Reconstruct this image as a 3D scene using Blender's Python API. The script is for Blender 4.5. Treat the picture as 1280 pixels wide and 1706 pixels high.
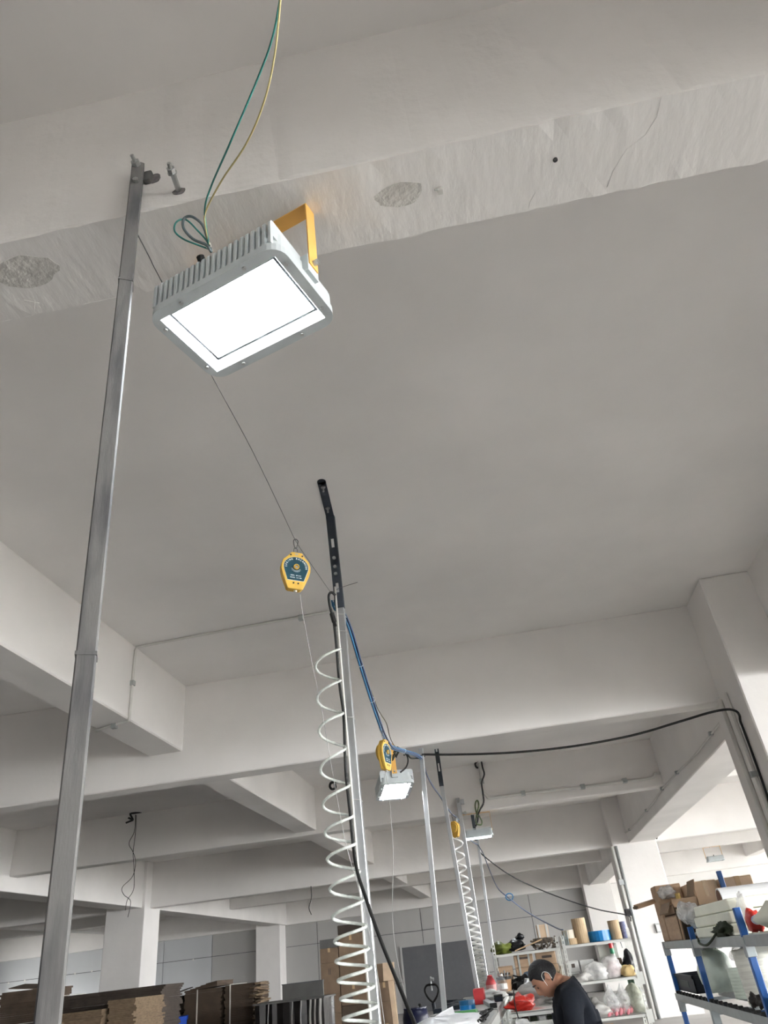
import bpy, bmesh, math, random
from mathutils import Vector, Matrix, Euler, noise

for o in list(bpy.data.objects):
    bpy.data.objects.remove(o)
scene = bpy.context.scene
C = scene.collection
rnd = random.Random(7)

# ------------------------------------------------------------------ camera
cam = bpy.data.objects.new('camera', bpy.data.cameras.new('camera'))
C.objects.link(cam)
cam.data.sensor_fit = 'HORIZONTAL'
cam.data.sensor_width = 36.0
cam.data.lens = 33.289
cam.data.clip_start = 0.02
cam.data.clip_end = 200
RX = Vector((0.9807933, 0.1667261, -0.1012272))
DN = Vector((-0.1747283, 0.5203686, -0.8358747))
FW = Vector((-0.0866867, 0.8375075, 0.5395058))
cm_ = Matrix((RX, -DN, -FW)).transposed().to_4x4()
cm_.translation = (0, 0, 1.45)
cam.matrix_world = cm_
scene.camera = cam

# ------------------------------------------------------------------ light and exposure
scene.view_settings.view_transform = 'Standard'
scene.view_settings.look = 'None'
scene.view_settings.gamma = 1.0
scene.view_settings.use_curve_mapping = False
scene.view_settings.exposure = 0.78
world = bpy.data.worlds.new('overcast_sky')
scene.world = world
world.use_nodes = True
bg = world.node_tree.nodes['Background']
bg.inputs[0].default_value = (1.0, 0.985, 0.98, 1)
bg.inputs[1].default_value = 36.0
sun = bpy.data.objects.new('sun', bpy.data.lights.new('sun', 'SUN'))
sun.data.energy = 1150.0
sun.data.angle = math.radians(1.5)
sun.data.color = (1.0, .97, .93)
sun.rotation_euler = (math.radians(10), math.radians(36), 0)
C.objects.link(sun)
scene.cycles.use_denoising = True
scene.cycles.max_bounces = 14
scene.cycles.diffuse_bounces = 9
scene.cycles.glossy_bounces = 4
scene.cycles.transmission_bounces = 8
scene.cycles.transparent_max_bounces = 16
scene.cycles.sample_clamp_indirect = 6.0
scene.cycles.caustics_reflective = False
scene.cycles.caustics_refractive = False


def portal(name, loc, rot, w, h):
    l = bpy.data.lights.new(name, 'AREA')
    l.shape = 'RECTANGLE'
    l.size, l.size_y = w, h
    l.cycles.is_portal = True
    o = bpy.data.objects.new(name, l)
    o.location = loc
    o.rotation_euler = rot
    C.objects.link(o)
    return o


# ------------------------------------------------------------------ helpers
class M:
    def __init__(s):
        s.v = []
        s.f = []

    def add(s, vs, fs):
        n = len(s.v)
        s.v += [tuple(v) for v in vs]
        s.f += [tuple(i + n for i in f) for f in fs]
        return s

    def box(s, a, b):
        x0, y0, z0 = [min(a[i], b[i]) for i in range(3)]
        x1, y1, z1 = [max(a[i], b[i]) for i in range(3)]
        return s.add([(x0, y0, z0), (x1, y0, z0), (x1, y1, z0), (x0, y1, z0), (x0, y0, z1), (x1, y0, z1), (x1, y1, z1), (x0, y1, z1)],
                     [(0, 3, 2, 1), (4, 5, 6, 7), (0, 1, 5, 4), (1, 2, 6, 5), (2, 3, 7, 6), (3, 0, 4, 7)])

    def obox(s, c, size, rot=(0, 0, 0)):
        R = rot if isinstance(rot, Matrix) else Euler(rot).to_matrix()
        c = Vector(c)
        vs = []
        for z in (-.5, .5):
            for x, y in ((-.5, -.5), (.5, -.5), (.5, .5), (-.5, .5)):
                vs.append(c + R @ Vector((x * size[0], y * size[1], z * size[2])))
        return s.add(vs, [(0, 3, 2, 1), (4, 5, 6, 7), (0, 1, 5, 4), (1, 2, 6, 5), (2, 3, 7, 6), (3, 0, 4, 7)])

    def bar(s, p, q, w, d, side=(1, 0, 0)):
        """square bar from p to q; w along side, d across"""
        p, q = Vector(p), Vector(q)
        t = (q - p).normalized()
        a = Vector(side)
        a = (a - t * a.dot(t)).normalized()
        b = t.cross(a)
        vs = []
        for c in (p, q):
            for i, j in ((-.5, -.5), (.5, -.5), (.5, .5), (-.5, .5)):
                vs.append(c + a * w * i + b * d * j)
        return s.add(vs, [(0, 3, 2, 1), (4, 5, 6, 7), (0, 1, 5, 4), (1, 2, 6, 5), (2, 3, 7, 6), (3, 0, 4, 7)])

    def cyl(s, p, q, r, r2=None, n=10):
        p, q = Vector(p), Vector(q)
        r2 = r if r2 is None else r2
        t = (q - p).normalized()
        a = t.orthogonal().normalized()
        b = t.cross(a)
        vs = []
        for c, rr in ((p, r), (q, r2)):
            for i in range(n):
                k = 2 * math.pi * i / n
                vs.append(c + (a * math.cos(k) + b * math.sin(k)) * rr)
        fs = [(i, (i + 1) % n, n + (i + 1) % n, n + i) for i in range(n)]
        fs += [tuple(range(n))[::-1], tuple(range(n, 2 * n))]
        return s.add(vs, fs)

    def tube(s, pts, r, n=6, closed=False):
        pts = [Vector(p) for p in pts]
        k = len(pts)
        rs = r if isinstance(r, (list, tuple)) else [r] * k
        tang = []
        for i in range(k):
            if closed:
                t = pts[(i + 1) % k] - pts[i - 1]
            else:
                t = pts[min(i + 1, k - 1)] - pts[max(i - 1, 0)]
            tang.append(t.normalized())
        a = tang[0].orthogonal().normalized()
        vs, fs = [], []
        for i in range(k):
            t = tang[i]
            a = (a - t * a.dot(t))
            a = a.normalized() if a.length > 1e-6 else t.orthogonal().normalized()
            b = t.cross(a)
            for j in range(n):
                g = 2 * math.pi * j / n
                vs.append(pts[i] + (a * math.cos(g) + b * math.sin(g)) * rs[i])
        for i in range(k if closed else k - 1):
            i2 = (i + 1) % k
            for j in range(n):
                fs.append((i * n + j, i * n + (j + 1) % n, i2 * n + (j + 1) % n, i2 * n + j))
        if not closed:
            fs += [tuple(range(n))[::-1], tuple(range((k - 1) * n, k * n))]
        return s.add(vs, fs)

    def prism(s, poly, h, T=None):
        """polygon in local xy, extruded z 0..h, then moved by matrix T"""
        T = T or Matrix()
        n = len(poly)
        vs = [T @ Vector((x, y, 0)) for x, y in poly] + [T @ Vector((x, y, h)) for x, y in poly]
        fs = [tuple(range(n))[::-1], tuple(range(n, 2 * n))] + [(i, (i + 1) % n, n + (i + 1) % n, n + i) for i in range(n)]
        return s.add(vs, fs)

    def loops(s, rings, cap0=True, cap1=True):
        """skin equal-length closed rings"""
        n = len(rings[0])
        vs = [p for r in rings for p in r]
        fs = []
        for k in range(len(rings) - 1):
            for i in range(n):
                fs.append((k * n + i, k * n + (i + 1) % n, (k + 1) * n + (i + 1) % n, (k + 1) * n + i))
        if cap0:
            fs.append(tuple(range(n))[::-1])
        if cap1:
            fs.append(tuple(range((len(rings) - 1) * n, len(rings) * n)))
        return s.add(vs, fs)

    def lathe(s, prof, o, n=16, axis=(0, 0, 1), cap0=True, cap1=True):
        """profile of (radius, height) turned about axis through o"""
        t = Vector(axis).normalized()
        a = t.orthogonal().normalized()
        b = t.cross(a)
        o = Vector(o)
        rings = [[o + t * h + (a * math.cos(2 * math.pi * i / n) + b * math.sin(2 * math.pi * i / n)) * r for i in range(n)] for r, h in prof]
        return s.loops(rings, cap0, cap1)

    def blob(s, c, size, seed=0, rough=.25, nu=16, nv=10, top=0.0, flat=.35, freq=1.6):
        """lumpy closed bag or heap; top > 0 draws it to a gathered neck"""
        c = Vector(c)
        off = Vector((seed * 3.1, seed * 1.7, seed * .9))
        rings = []
        for j in range(nv + 1):
            ph = math.pi * j / nv
            ring = []
            for i in range(nu):
                th = 2 * math.pi * i / nu
                d = Vector((math.sin(ph) * math.cos(th), math.sin(ph) * math.sin(th), -math.cos(ph)))
                q = 1 + rough * (noise.noise(d * freq + off) * 1.3 + .7 * noise.noise(d * freq * 2.7 + off) + .45 * abs(noise.noise(d * freq * 6 + off)))
                z = d.z
                if z < 0:
                    z = max(z, -1 + flat * .6) if flat else z
                w = 1.0
                if top and z > .1:
                    w = max(.12, 1 - top * ((z - .1) / .9) ** .8)
                ring.append(c + Vector((d.x * size[0] * q * w, d.y * size[1] * q * w, z * size[2] * (q if not top else 1))))
            rings.append(ring)
        return s.loops(rings)


def ob(name, m, mat, parent=None, smooth=False, local=False, bevel=0, seg=1):
    me = bpy.data.meshes.new(name)
    off = Vector((0, 0, 0))
    if parent is not None and not local:
        r = parent
        while r is not None:
            off += r.location
            r = r.parent
    me.from_pydata([tuple(Vector(v) - off) for v in m.v], [], m.f)
    me.update()
    bm = bmesh.new()
    bm.from_mesh(me)
    bmesh.ops.recalc_face_normals(bm, faces=bm.faces)
    bm.to_mesh(me)
    bm.free()
    if smooth:
        for p in me.polygons:
            p.use_smooth = True
    me.materials.append(mat)
    o = bpy.data.objects.new(name, me)
    C.objects.link(o)
    if parent is not None:
        o.parent = parent
    if bevel:
        b = o.modifiers.new('bevel', 'BEVEL')
        b.width = bevel
        b.segments = seg
        b.limit_method = 'ANGLE'
    return o


def tag(o, label=None, cat=None, group=None, kind=None):
    if label:
        o['label'] = label
    if cat:
        o['category'] = cat
    if group:
        o['group'] = group
    if kind:
        o['kind'] = kind
    return o


def thing(name, label, cat, loc, group=None, rot=(0, 0, 0)):
    o = bpy.data.objects.new(name, None)
    o.empty_display_size = .05
    C.objects.link(o)
    o.location = loc
    o.rotation_euler = rot
    return tag(o, label, cat, group)


def single(name, m, mat, label, cat, group=None, **kw):
    return tag(ob(name, m, mat, **kw), label, cat, group)


def copy_tree(o, parent=None):
    c = o.copy()
    C.objects.link(c)
    c.parent = parent
    for ch in list(o.children):
        copy_tree(ch, c)
    return c


def copy_thing(o, loc, rot, label, group=None):
    c = copy_tree(o)
    c.location = loc
    c.rotation_euler = rot
    c['label'] = label
    if group:
        c['group'] = group
    return c


def spl(pts, n=6):
    """catmull-rom through the points"""
    P = [Vector(p) for p in pts]
    P = [P[0] * 2 - P[1]] + P + [P[-1] * 2 - P[-2]]
    out = []
    for i in range(1, len(P) - 2):
        a, b, c, d = P[i - 1:i + 3]
        for k in range(n):
            t = k / n
            out.append(.5 * ((2 * b) + (c - a) * t + (2 * a - 5 * b + 4 * c - d) * t * t + (3 * b - a - 3 * c + d) * t ** 3))
    out.append(P[-2])
    return out


def rrect(w, h, r, n=5):
    pts = []
    for cx, cy, a0 in ((w / 2 - r, h / 2 - r, 0), (-w / 2 + r, h / 2 - r, 90), (-w / 2 + r, -h / 2 + r, 180), (w / 2 - r, -h / 2 + r, 270)):
        for i in range(n + 1):
            a = math.radians(a0 + 90 * i / n)
            pts.append((cx + r * math.cos(a), cy + r * math.sin(a)))
    return pts


# ------------------------------------------------------------------ materials
def srgb(*c):
    return tuple((x / 255 / 12.92) if x / 255 <= .04045 else ((x / 255 + .055) / 1.055) ** 2.4 for x in c)


def mat(name, col, rough=.6, metal=0.0, var=.08, vscale=6.0, bump=0.0, bscale=30.0, stretch=(1, 1, 1), alpha=1.0, emit=0.0, trans=0.0, spec=.4, col2=None, thr=None):
    """principled surface with noise-driven colour variation and fine relief"""
    m = bpy.data.materials.new(name)
    m.use_nodes = True
    nt = m.node_tree
    N, L = nt.nodes, nt.links
    b = N['Principled BSDF']
    b.inputs['Roughness'].default_value = rough
    b.inputs['Metallic'].default_value = metal
    b.inputs['Specular IOR Level'].default_value = spec
    b.inputs['Alpha'].default_value = alpha
    b.inputs['Transmission Weight'].default_value = trans
    tc = N.new('ShaderNodeTexCoord')
    mp = N.new('ShaderNodeMapping')
    mp.inputs['Scale'].default_value = stretch
    L.new(tc.outputs['Object'], mp.inputs['Vector'])
    nz = N.new('ShaderNodeTexNoise')
    nz.inputs['Scale'].default_value = vscale
    nz.inputs['Detail'].default_value = 5
    L.new(mp.outputs[0], nz.inputs['Vector'])
    cr = N.new('ShaderNodeValToRGB')
    lo, hi = thr or (.3, .7)
    cr.color_ramp.elements[0].position = lo
    cr.color_ramp.elements[1].position = hi
    c = Vector(col)
    c2 = Vector(col2) if col2 else c * (1 - var * 2)
    cr.color_ramp.elements[0].color = (*c2, 1)
    cr.color_ramp.elements[1].color = (*(c * (1 + (0 if col2 else var * .3))), 1)
    L.new(nz.outputs['Fac'], cr.inputs[0])
    L.new(cr.outputs[0], b.inputs['Base Color'])
    if bump:
        n2 = N.new('ShaderNodeTexNoise')
        n2.inputs['Scale'].default_value = bscale
        n2.inputs['Detail'].default_value = 6
        L.new(mp.outputs[0], n2.inputs['Vector'])
        bp = N.new('ShaderNodeBump')
        bp.inputs['Strength'].default_value = bump
        bp.inputs['Distance'].default_value = .02
        L.new(n2.outputs['Fac'], bp.inputs['Height'])
        L.new(bp.outputs[0], b.inputs['Normal'])
    if emit:
        b.inputs['Emission Color'].default_value = (*col, 1)
        b.inputs['Emission Strength'].default_value = emit
    return m


PLASTER = mat('white_lime_plaster', (.81, .788, .77), .9, var=.05, vscale=.9, bump=.18, bscale=7, spec=.15)
PLASTER_R = mat('trowelled_beam_plaster', (.83, .807, .788), .9, var=.04, vscale=1.5, bump=.5, bscale=9, stretch=(1, .35, 1), spec=.15)
PATCH = mat('bare_mortar', (.64, .62, .59), .95, var=.12, vscale=9, bump=.6, bscale=30, spec=.1)
DARKHOLE = mat('dark_hole', (.02, .02, .02), .9)
YARD = mat('pale_yard_concrete', (.66, .655, .645), .8, var=.05)
CONCRETE = mat('floor_concrete', (.47, .462, .45), .6, var=.08, vscale=1.2, bump=.1)
PANEL = mat('grey_steel_panel', (.43, .425, .415), .45, var=.05, vscale=.8, stretch=(1, 1, .25), spec=.4)
PANELLT = mat('pale_steel_panel', (.55, .565, .58), .45, var=.04, vscale=.8, stretch=(1, 1, .25), spec=.4)
PANELDK = mat('dark_door_panel', (.105, .108, .115), .5, var=.05)
WALLWHITE = mat('white_wall_paint', (.72, .71, .69), .85, var=.04, vscale=1)
STEEL = mat('dull_galvanised_steel', (.11, .107, .104), .75, .1, var=.22, vscale=5, stretch=(5, 5, .7), bump=.08, bscale=60, col2=(.045, .045, .048), thr=(.36, .58))
ZINC = mat('bright_zinc_steel', (.62, .64, .66), .33, .9, var=.1, vscale=8, stretch=(2, 2, .4))
ZINCDULL = mat('matt_zinc', (.45, .47, .47), .5, .5, var=.1, vscale=8)
BOLT = mat('zinc_bolt', (.5, .51, .5), .35, .9, var=.1, vscale=30)
BLACKPAINT = mat('black_powder_coat', (.020, .026, .036), .5, var=.1, spec=.35)
BLACKRUB = mat('black_rubber', (.012, .012, .012), .6, spec=.3)
YELLOW = mat('yellow_plastic', (.58, .36, .06), .5, var=.06, vscale=10)
ORANGE = mat('orange_yellow_bracket_paint', (.72, .40, .10), .45, var=.05)
TEAL = mat('teal_label', (.006, .032, .048), .7, var=.04, spec=.15)
LETTER = mat('white_print', (.75, .78, .78), .5, var=.02)
ALU = mat('grey_cast_aluminium', (.52, .56, .57), .5, .0, var=.06, vscale=12, bump=.05)
LEDM = mat('led_panel_light', (.93, .96, 1.0), .5, var=0, emit=90)
LEDOFF = mat('unlit_led_panel', (.75, .75, .72), .3, var=.02)
REFL = mat('white_reflector', (.9, .92, .95), .4, var=.01)
GREENW = mat('green_wire_sheath', (.03, .20, .17), .45)
YELW = mat('yellow_wire_sheath', (.55, .47, .22), .45)
BLUEH = mat('blue_air_hose', (.025, .12, .25), .35, var=.05)
BLUEG = mat('blue_grey_cable', (.10, .13, .20), .5)
WHITEP = mat('white_pvc', (.68, .67, .63), .5, var=.03)
WHITEC = mat('white_conduit_paint', (.64, .63, .60), .7, var=.03)
TIE = mat('white_nylon_tie', (.8, .8, .78), .5)
WIRE = mat('thin_steel_wire', (.12, .12, .12), .4, .7)
STRING = mat('grey_string', (.35, .35, .34), .6)
BROWNC = mat('brown_cable', (.12, .10, .06), .5)


def clear_mat(name, col, opac, rough=.15, bump=.0, bscale=20):
    """clear plastic: part see-through, part glossy film"""
    m = bpy.data.materials.new(name)
    m.use_nodes = True
    nt = m.node_tree
    N, L = nt.nodes, nt.links
    b = N['Principled BSDF']
    b.inputs['Base Color'].default_value = (*col, 1)
    b.inputs['Roughness'].default_value = rough
    b.inputs['Specular IOR Level'].default_value = .6
    tr = N.new('ShaderNodeBsdfTransparent')
    tr.inputs[0].default_value = (*[min(1, c * .25 + .75) for c in col], 1)
    mx = N.new('ShaderNodeMixShader')
    nz = N.new('ShaderNodeTexNoise')
    nz.inputs['Scale'].default_value = bscale
    nz.inputs['Detail'].default_value = 4
    tc = N.new('ShaderNodeTexCoord')
    L.new(tc.outputs['Object'], nz.inputs['Vector'])
    rmp = N.new('ShaderNodeMapRange')
    rmp.inputs['From Min'].default_value = .3
    rmp.inputs['From Max'].default_value = .7
    rmp.inputs['To Min'].default_value = max(0, opac - .18)
    rmp.inputs['To Max'].default_value = min(1, opac + .18)
    L.new(nz.outputs['Fac'], rmp.inputs['Value'])
    L.new(rmp.outputs[0], mx.inputs[0])
    L.new(tr.outputs[0], mx.inputs[1])
    L.new(b.outputs[0], mx.inputs[2])
    if bump:
        bp = N.new('ShaderNodeBump')
        bp.inputs['Strength'].default_value = bump
        bp.inputs['Distance'].default_value = .02
        L.new(nz.outputs['Fac'], bp.inputs['Height'])
        L.new(bp.outputs[0], b.inputs['Normal'])
    L.new(mx.outputs[0], N['Material Output'].inputs['Surface'])
    return m


HOSE = clear_mat('clear_pu_hose', (.80, .83, .79), .50, .2)
GLASS = clear_mat('clear_glass', (.9, .95, .97), .06, .02)
FILM = clear_mat('clear_plastic_bag', (.92, .92, .91), .50, .22, .5, 14)
FILMTHIN = clear_mat('thin_clear_film', (.85, .86, .86), .35, .2, .5, 14)

# ------------------------------------------------------------------ the setting
ZC, ZM, ZS, ZL = 4.45, 3.392, 3.645, 3.709
X0, X1, Y0, Y1 = -22.0, 15.6, -17.0, 32.5


def struct(name, m, mt, label=None, **kw):
    return tag(ob(name, m, mt, **kw), label, None, None, 'structure')


struct('floor', M().box((X0 - .2, Y0 - .2, -.2), (X1 + .2, Y1 + .2, 0)), CONCRETE, 'grey concrete factory floor')
struct('ceiling', M().box((X0 - .2, Y0 - .2, ZC), (X1 + .2, Y1 + .2, ZC + .2)), PLASTER, 'whitewashed concrete slab ceiling between the beams')


def beam(y0, y1, z0, label, m=PLASTER):
    return struct('beam', M().box((X0, y0, z0), (X1, y1, ZC + .01)), m, label, bevel=.012)


def long_beam(x0, x1, z0, label):
    return struct('beam', M().box((x0, Y0, z0), (x1, Y1, ZC + .01)), PLASTER, label, bevel=.012)


rb = random.Random(21)
bm1 = M()
rings = []
for i in range(int((X1 - X0) / .05) + 1):
    x = X0 + i * .05
    near = abs(x) < 3
    j = lambda a: rb.uniform(-a, a) * (1 + 1.6 * (rb.random() > .93)) if near else 0
    rings.append([Vector((x, 1.325 + j(.0012), ZC + .01)), Vector((x, 1.325 + j(.0015), ZS + .012)), Vector((x, 1.329 + j(.003), ZS + j(.002))), Vector((x, 1.40, ZS + j(.0006))),
                  Vector((x, 1.56, ZS + j(.0006))), Vector((x, 1.634 + j(.004), ZS + j(.002))), Vector((x, 1.640 + j(.002), ZS + .010)), Vector((x, 1.640, ZC + .01))])
bm1.loops(rings)
b1 = struct('beam', bm1, PLASTER_R, 'shallow white cross beam with rough trowelled underside, carrying the big floodlight')
for pts_ in ([(0.744, 1.609, 3.645), (0.758, 1.551, 3.645), (0.796, 1.480, 3.645), (0.851, 1.445, 3.645), (0.881, 1.392, 3.645), (0.886, 1.331, 3.645)], [(0.472, 1.624, 3.645), (0.476, 1.601, 3.645), (0.495, 1.568, 3.645)], [(0.287, 1.377, 3.645), (0.297, 1.348, 3.645)], [(-1.389, 1.562, 3.645), (-1.344, 1.588, 3.645)], [(-1.386, 1.621, 3.645), (-1.353, 1.571, 3.645)]):
    rg_ = M()
    rg_.tube([Vector(p) + Vector((0, 0, .0004)) for p in pts_], .0017, 5)
    ob('plaster_ridge', rg_, PLASTER_R, b1)
b2 = beam(7.598, 7.858, ZM, 'deep white cross beam meeting the pillar with the black cable')
b3 = beam(13.625, 13.90, ZS, 'white cross beam with a conduit along its face')
b4 = beam(19.52, 19.80, ZM, 'deep white cross beam on the pillar behind the shelves')
beam(25.55, 25.85, ZS, 'far shallow white cross beam')
beam(32.19, 32.50, ZM, 'white beam over the grey panel wall')
beam(-4.7, -4.4, ZM, 'deep white cross beam behind the viewer')
long_beam(-3.735, -3.338, ZL, 'white lengthwise beam with a small conduit bend on its lit face')
long_beam(2.87, 3.49, ZM, 'deep lengthwise beam over the row of pillars')
long_beam(-9.86, -9.30, ZM, 'deep lengthwise beam on the far row of pillars')
long_beam(9.0, 9.45, ZL, 'lengthwise beam in the bright bay')
long_beam(-15.8, -15.4, ZL, 'lengthwise beam in the far dim bay')


def column(x0, x1, y0, y1, label):
    return struct('column', M().box((x0, y0, 0), (x1, y1, ZC)), PLASTER, label, bevel=.012)


column(2.39, 3.40, 6.92, 7.90, 'white square pillar with a black cable and conduits at its edge')
column(2.475, 3.50, 19.2, 20.1, 'tall white pillar behind the white shelves')
column(2.62, 3.66, 31.6, 32.5, 'white pillar against the far panel wall')
column(-10.25, -9.22, 19.2, 20.1, 'square pillar with one bright side, among the cardboard stacks')
column(-10.40, -9.42, 31.6, 32.5, 'pale pillar against the far panel wall behind cardboard')
column(2.39, 3.40, -5.0, -4.1, 'white pillar behind the viewer')
column(-10.25, -9.22, 6.9, 7.8, 'white pillar in the dim bay')

# back wall: grey sandwich panels with recessed joints on a backing, white above and in the bright bay
wb = struct('wall_back', M().box((X0, 32.46, 0), (X1, 32.7, ZM + .05)), PANELDK, 'far wall of grey steel sandwich panels')
rows = [(0.02, .98), (1.0, 2.62), (2.64, 3.392)]
xs = [X0, -19.1, -16.8, -14.6, -12.52, -10.3, -8.1, -5.9, -3.85, -1.6, .5, 2.75]
for i in range(len(xs) - 1):
    for z0, z1 in rows:
        ob('panel', M().box((xs[i] + .012, 32.41, z0), (xs[i + 1] - .012, 32.46, z1)), PANELLT if xs[i] < -14 else PANEL, wb)
ob('wall_surface', M().box((2.75, 32.40, 0), (X1, 32.46, ZM)), WALLWHITE, wb)
riv = M().cyl((0, 32.41, 0), (0, 32.395, 0), .035, n=8)
r0 = None
for p in ((-21.353, 32.400, 2.595), (-20.635, 32.400, 2.608), (-19.865, 32.400, 2.616), (-18.416, 32.400, 2.639), (-17.682, 32.400, 2.649), (-13.308, 32.400, 2.603)):
    if r0 is None:
        r0 = ob('rivet', riv, WHITEP, wb)
        r = r0
    else:
        r = r0.copy()
        C.objects.link(r)
    r.location = (p[0], 0, p[2])
# dark roller door in the panel wall, standing a little proud
dr = struct('door_1', M().box((-4.72, 32.34, 0), (-1.55, 32.40, 2.12)), PANELDK, 'wide dark grey doorway panel in the far wall')
ob('frame', M().box((-4.80, 32.32, 0), (-4.72, 32.40, 2.18)).box((-1.55, 32.32, 0), (-1.47, 32.40, 2.18)).box((-4.72, 32.32, 2.12), (-1.55, 32.40, 2.18)), PANEL, dr)

struct('wall_left', M().box((X0 - .24, Y0, 0), (X0, 28.4, ZC)).box((X0 - .24, 31, 0), (X0, Y1, ZC)).box((X0 - .24, 28.4, 0), (X0, 31, 1.2)).box((X0 - .24, 28.4, 2.4), (X0, 31, ZC)), PANEL, 'grey end wall of the dim bay with one window')
wn = struct('window_20', M().box((X0 - .147, 28.4, 1.2), (X0 - .14, 31, 2.4)), GLASS, 'factory window in the end wall of the dim bay')
fr = M()
for y in (28.43, 29.7, 30.97):
    fr.box((X0 - .19, y - .03, 1.2), (X0 - .1, y + .03, 2.4))
for z in (1.23, 2.37):
    fr.box((X0 - .19, 28.4, z - .03), (X0 - .1, 31, z + .03))
ob('window_frame', fr, WHITEP, wn)
portal('window_daylight', (X0 - .26, 29.7, 1.8), (0, math.radians(-90), 0), 1.2, 2.6)
wf = M()
opx = [(9.8, 15.0)]
wf.box((X0, Y0 - .24, 0), (X1, Y0, .9)).box((X0, Y0 - .24, 3.35), (X1, Y0, ZC))
xe = [X0] + [v for o in opx for v in o] + [X1]
for k in range(0, len(xe), 2):
    wf.box((xe[k], Y0 - .24, .9), (xe[k + 1], Y0, 3.35))
struct('wall_front', wf, WALLWHITE, 'window wall behind the viewer')
for k, (a, b) in enumerate(opx):
    wn = struct('window_%d' % (k + 11), M().box((a, Y0 - .147, .9), (b, Y0 - .14, 3.35)), GLASS, 'tall clear factory window behind the viewer')
    fr = M()
    for x in [a + .03, (a + b) / 2, b - .03]:
        fr.box((x - .03, Y0 - .19, .9), (x + .03, Y0 - .1, 3.35))
    for z in (.93, 2.5, 3.32):
        fr.box((a, Y0 - .19, z - .03), (b, Y0 - .1, z + .03))
    ob('window_frame', fr, WHITEP, wn)
    portal('window_daylight', ((a + b) / 2, Y0 - .26, 2.12), (math.radians(90), 0, 0), b - a, 2.45)

# window wall of the bright bay: piers, sill and lintel around real openings
wr = M()
ops = [(-16, -10.6), (-10, -4.6), (-4, 1.2), (1.8, 7), (7.8, 12.6), (14.6, 17.6), (20.4, 25.2), (27.4, 30.4)]
wr.box((X1, Y0, 0), (X1 + .24, Y1, .9)).box((X1, Y0, 3.35), (X1 + .24, Y1, ZC))
ys = [Y0] + [v for o in ops for v in o] + [Y1]
for k in range(0, len(ys), 2):
    wr.box((X1, ys[k], .9), (X1 + .24, ys[k + 1], 3.35))
struct('wall_right', wr, WALLWHITE, 'window wall of the bright bay')
for k, (a, b) in enumerate(ops):
    wn = struct('window_%d' % (k + 1), M().box((X1 + .14, a, .9), (X1 + .147, b, 3.35)), GLASS, 'tall clear factory window in the bright bay')
    fr = M()
    for y in [a + .03, (a + b) / 2, b - .03, a + (b - a) * .25, a + (b - a) * .75]:
        fr.box((X1 + .1, y - .03, .9), (X1 + .19, y + .03, 3.35))
    for z in (.93, 2.5, 3.32):
        fr.box((X1 + .1, a, z - .03), (X1 + .19, b, z + .03))
    ob('window_frame', fr, WHITEP, wn)
    portal('window_daylight', (X1 + .26, (a + b) / 2, 2.12), (0, math.radians(90), 0), 2.45, b - a)
# plinth of earth outside, so the sky does not shine up from below
struct('ground', M().box((-60, -60, -.5), (60, 80, -.4)), YARD, 'pale yard outside the windows')

# ------------------------------------------------------------------ beam details
def patch(name, c, w, h, seed, mt, normal='z', t=.0012):
    """thin irregular skin of bare mortar on the beam"""
    m = M()
    poly = []
    for i in range(22):
        a = 2 * math.pi * i / 22
        r = 1 + .22 * noise.noise(Vector((math.cos(a) * 1.7 + seed, math.sin(a) * 1.7, seed)))
        poly.append((math.cos(a) * w / 2 * r, math.sin(a) * h / 2 * r))
    if normal == 'z':
        T = Matrix.Translation(Vector(c) - Vector((0, 0, t)))
    else:
        T = Matrix.Translation(Vector(c)) @ Matrix.Rotation(math.radians(90), 4, 'X')
    m.prism(poly, t + .001, T)
    return ob(name, m, mt)


MORTARDK = mat('broken_mortar', (.16, .15, .15), .95, var=.3, vscale=60)
for (c, w, h, s) in (((.030, 1.467, ZS), .165, .085, 1), ((-1.315, 1.455, ZS), .24, .13, 2)):
    o = patch('mortar_patch', c, w, h, s, PATCH)
    o.parent = b1
# nail hole and a broken plastic plug on the trowelled underside
ob('drill_hole', M().cyl((.558, 1.463, ZS - .004), (.558, 1.463, ZS + .001), .008, n=10), DARKHOLE, b1)
t = thing('wall_plug', 'tiny white plastic cable clip on the trowelled beam underside', 'clip', (.168, 1.479, ZS))
ob('clip_base', M().box((.160, 1.470, ZS - .018), (.176, 1.488, ZS)), WHITEP, t)
ob('clip_nail', M().cyl((.150, 1.470, ZS - .012), (.164, 1.474, ZS - .010), .003, n=6), BOLT, t)


def hexnut(p, q, r):
    m = M()
    m.cyl(p, q, r, n=6)
    return m


# ------------------------------------------------------------------ steel post bolted to the first beam
PT = Vector((-.838, 1.294, 3.86))
PB = Vector((-.735, 1.294, 0.0))
post1 = thing('steel_post', 'weathered bare steel square post bolted to the near beam beside the big floodlight', 'post', (PB.x, PB.y, 0))
ob('tube', M().bar(PT, PB, .040, .040, (.89, .456, 0)), STEEL, post1, bevel=.003)
ob('bolt', M().cyl((-.832, 1.345, 3.835), (-.832, 1.238, 3.835), .0065, n=10), BOLT, post1, smooth=False)
ob('nut', hexnut((-.832, 1.274, 3.835), (-.832, 1.260, 3.835), .016), BOLT, post1)
ob('mounting_lug', M().box((-.822, 1.306, 3.79), (-.795, 1.324, 3.845)), STEEL, post1, bevel=.003)
ob('bolt', M().cyl((-.826, 1.276, 3.74), (-.824, 1.266, 3.74), .010, n=8), BOLT, post1)
for z in (3.24, 2.06):
    ob('weld_seam', M().obox(PT.lerp(PB, (3.86 - z) / 3.86), (.043, .043, .008), (0, 0, math.radians(27.1))), STEEL, post1)
o = patch('mortar_patch', (-.790, 1.3245, 3.818), .05, .05, 4, MORTARDK, 'y')
o.parent = b1

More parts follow.
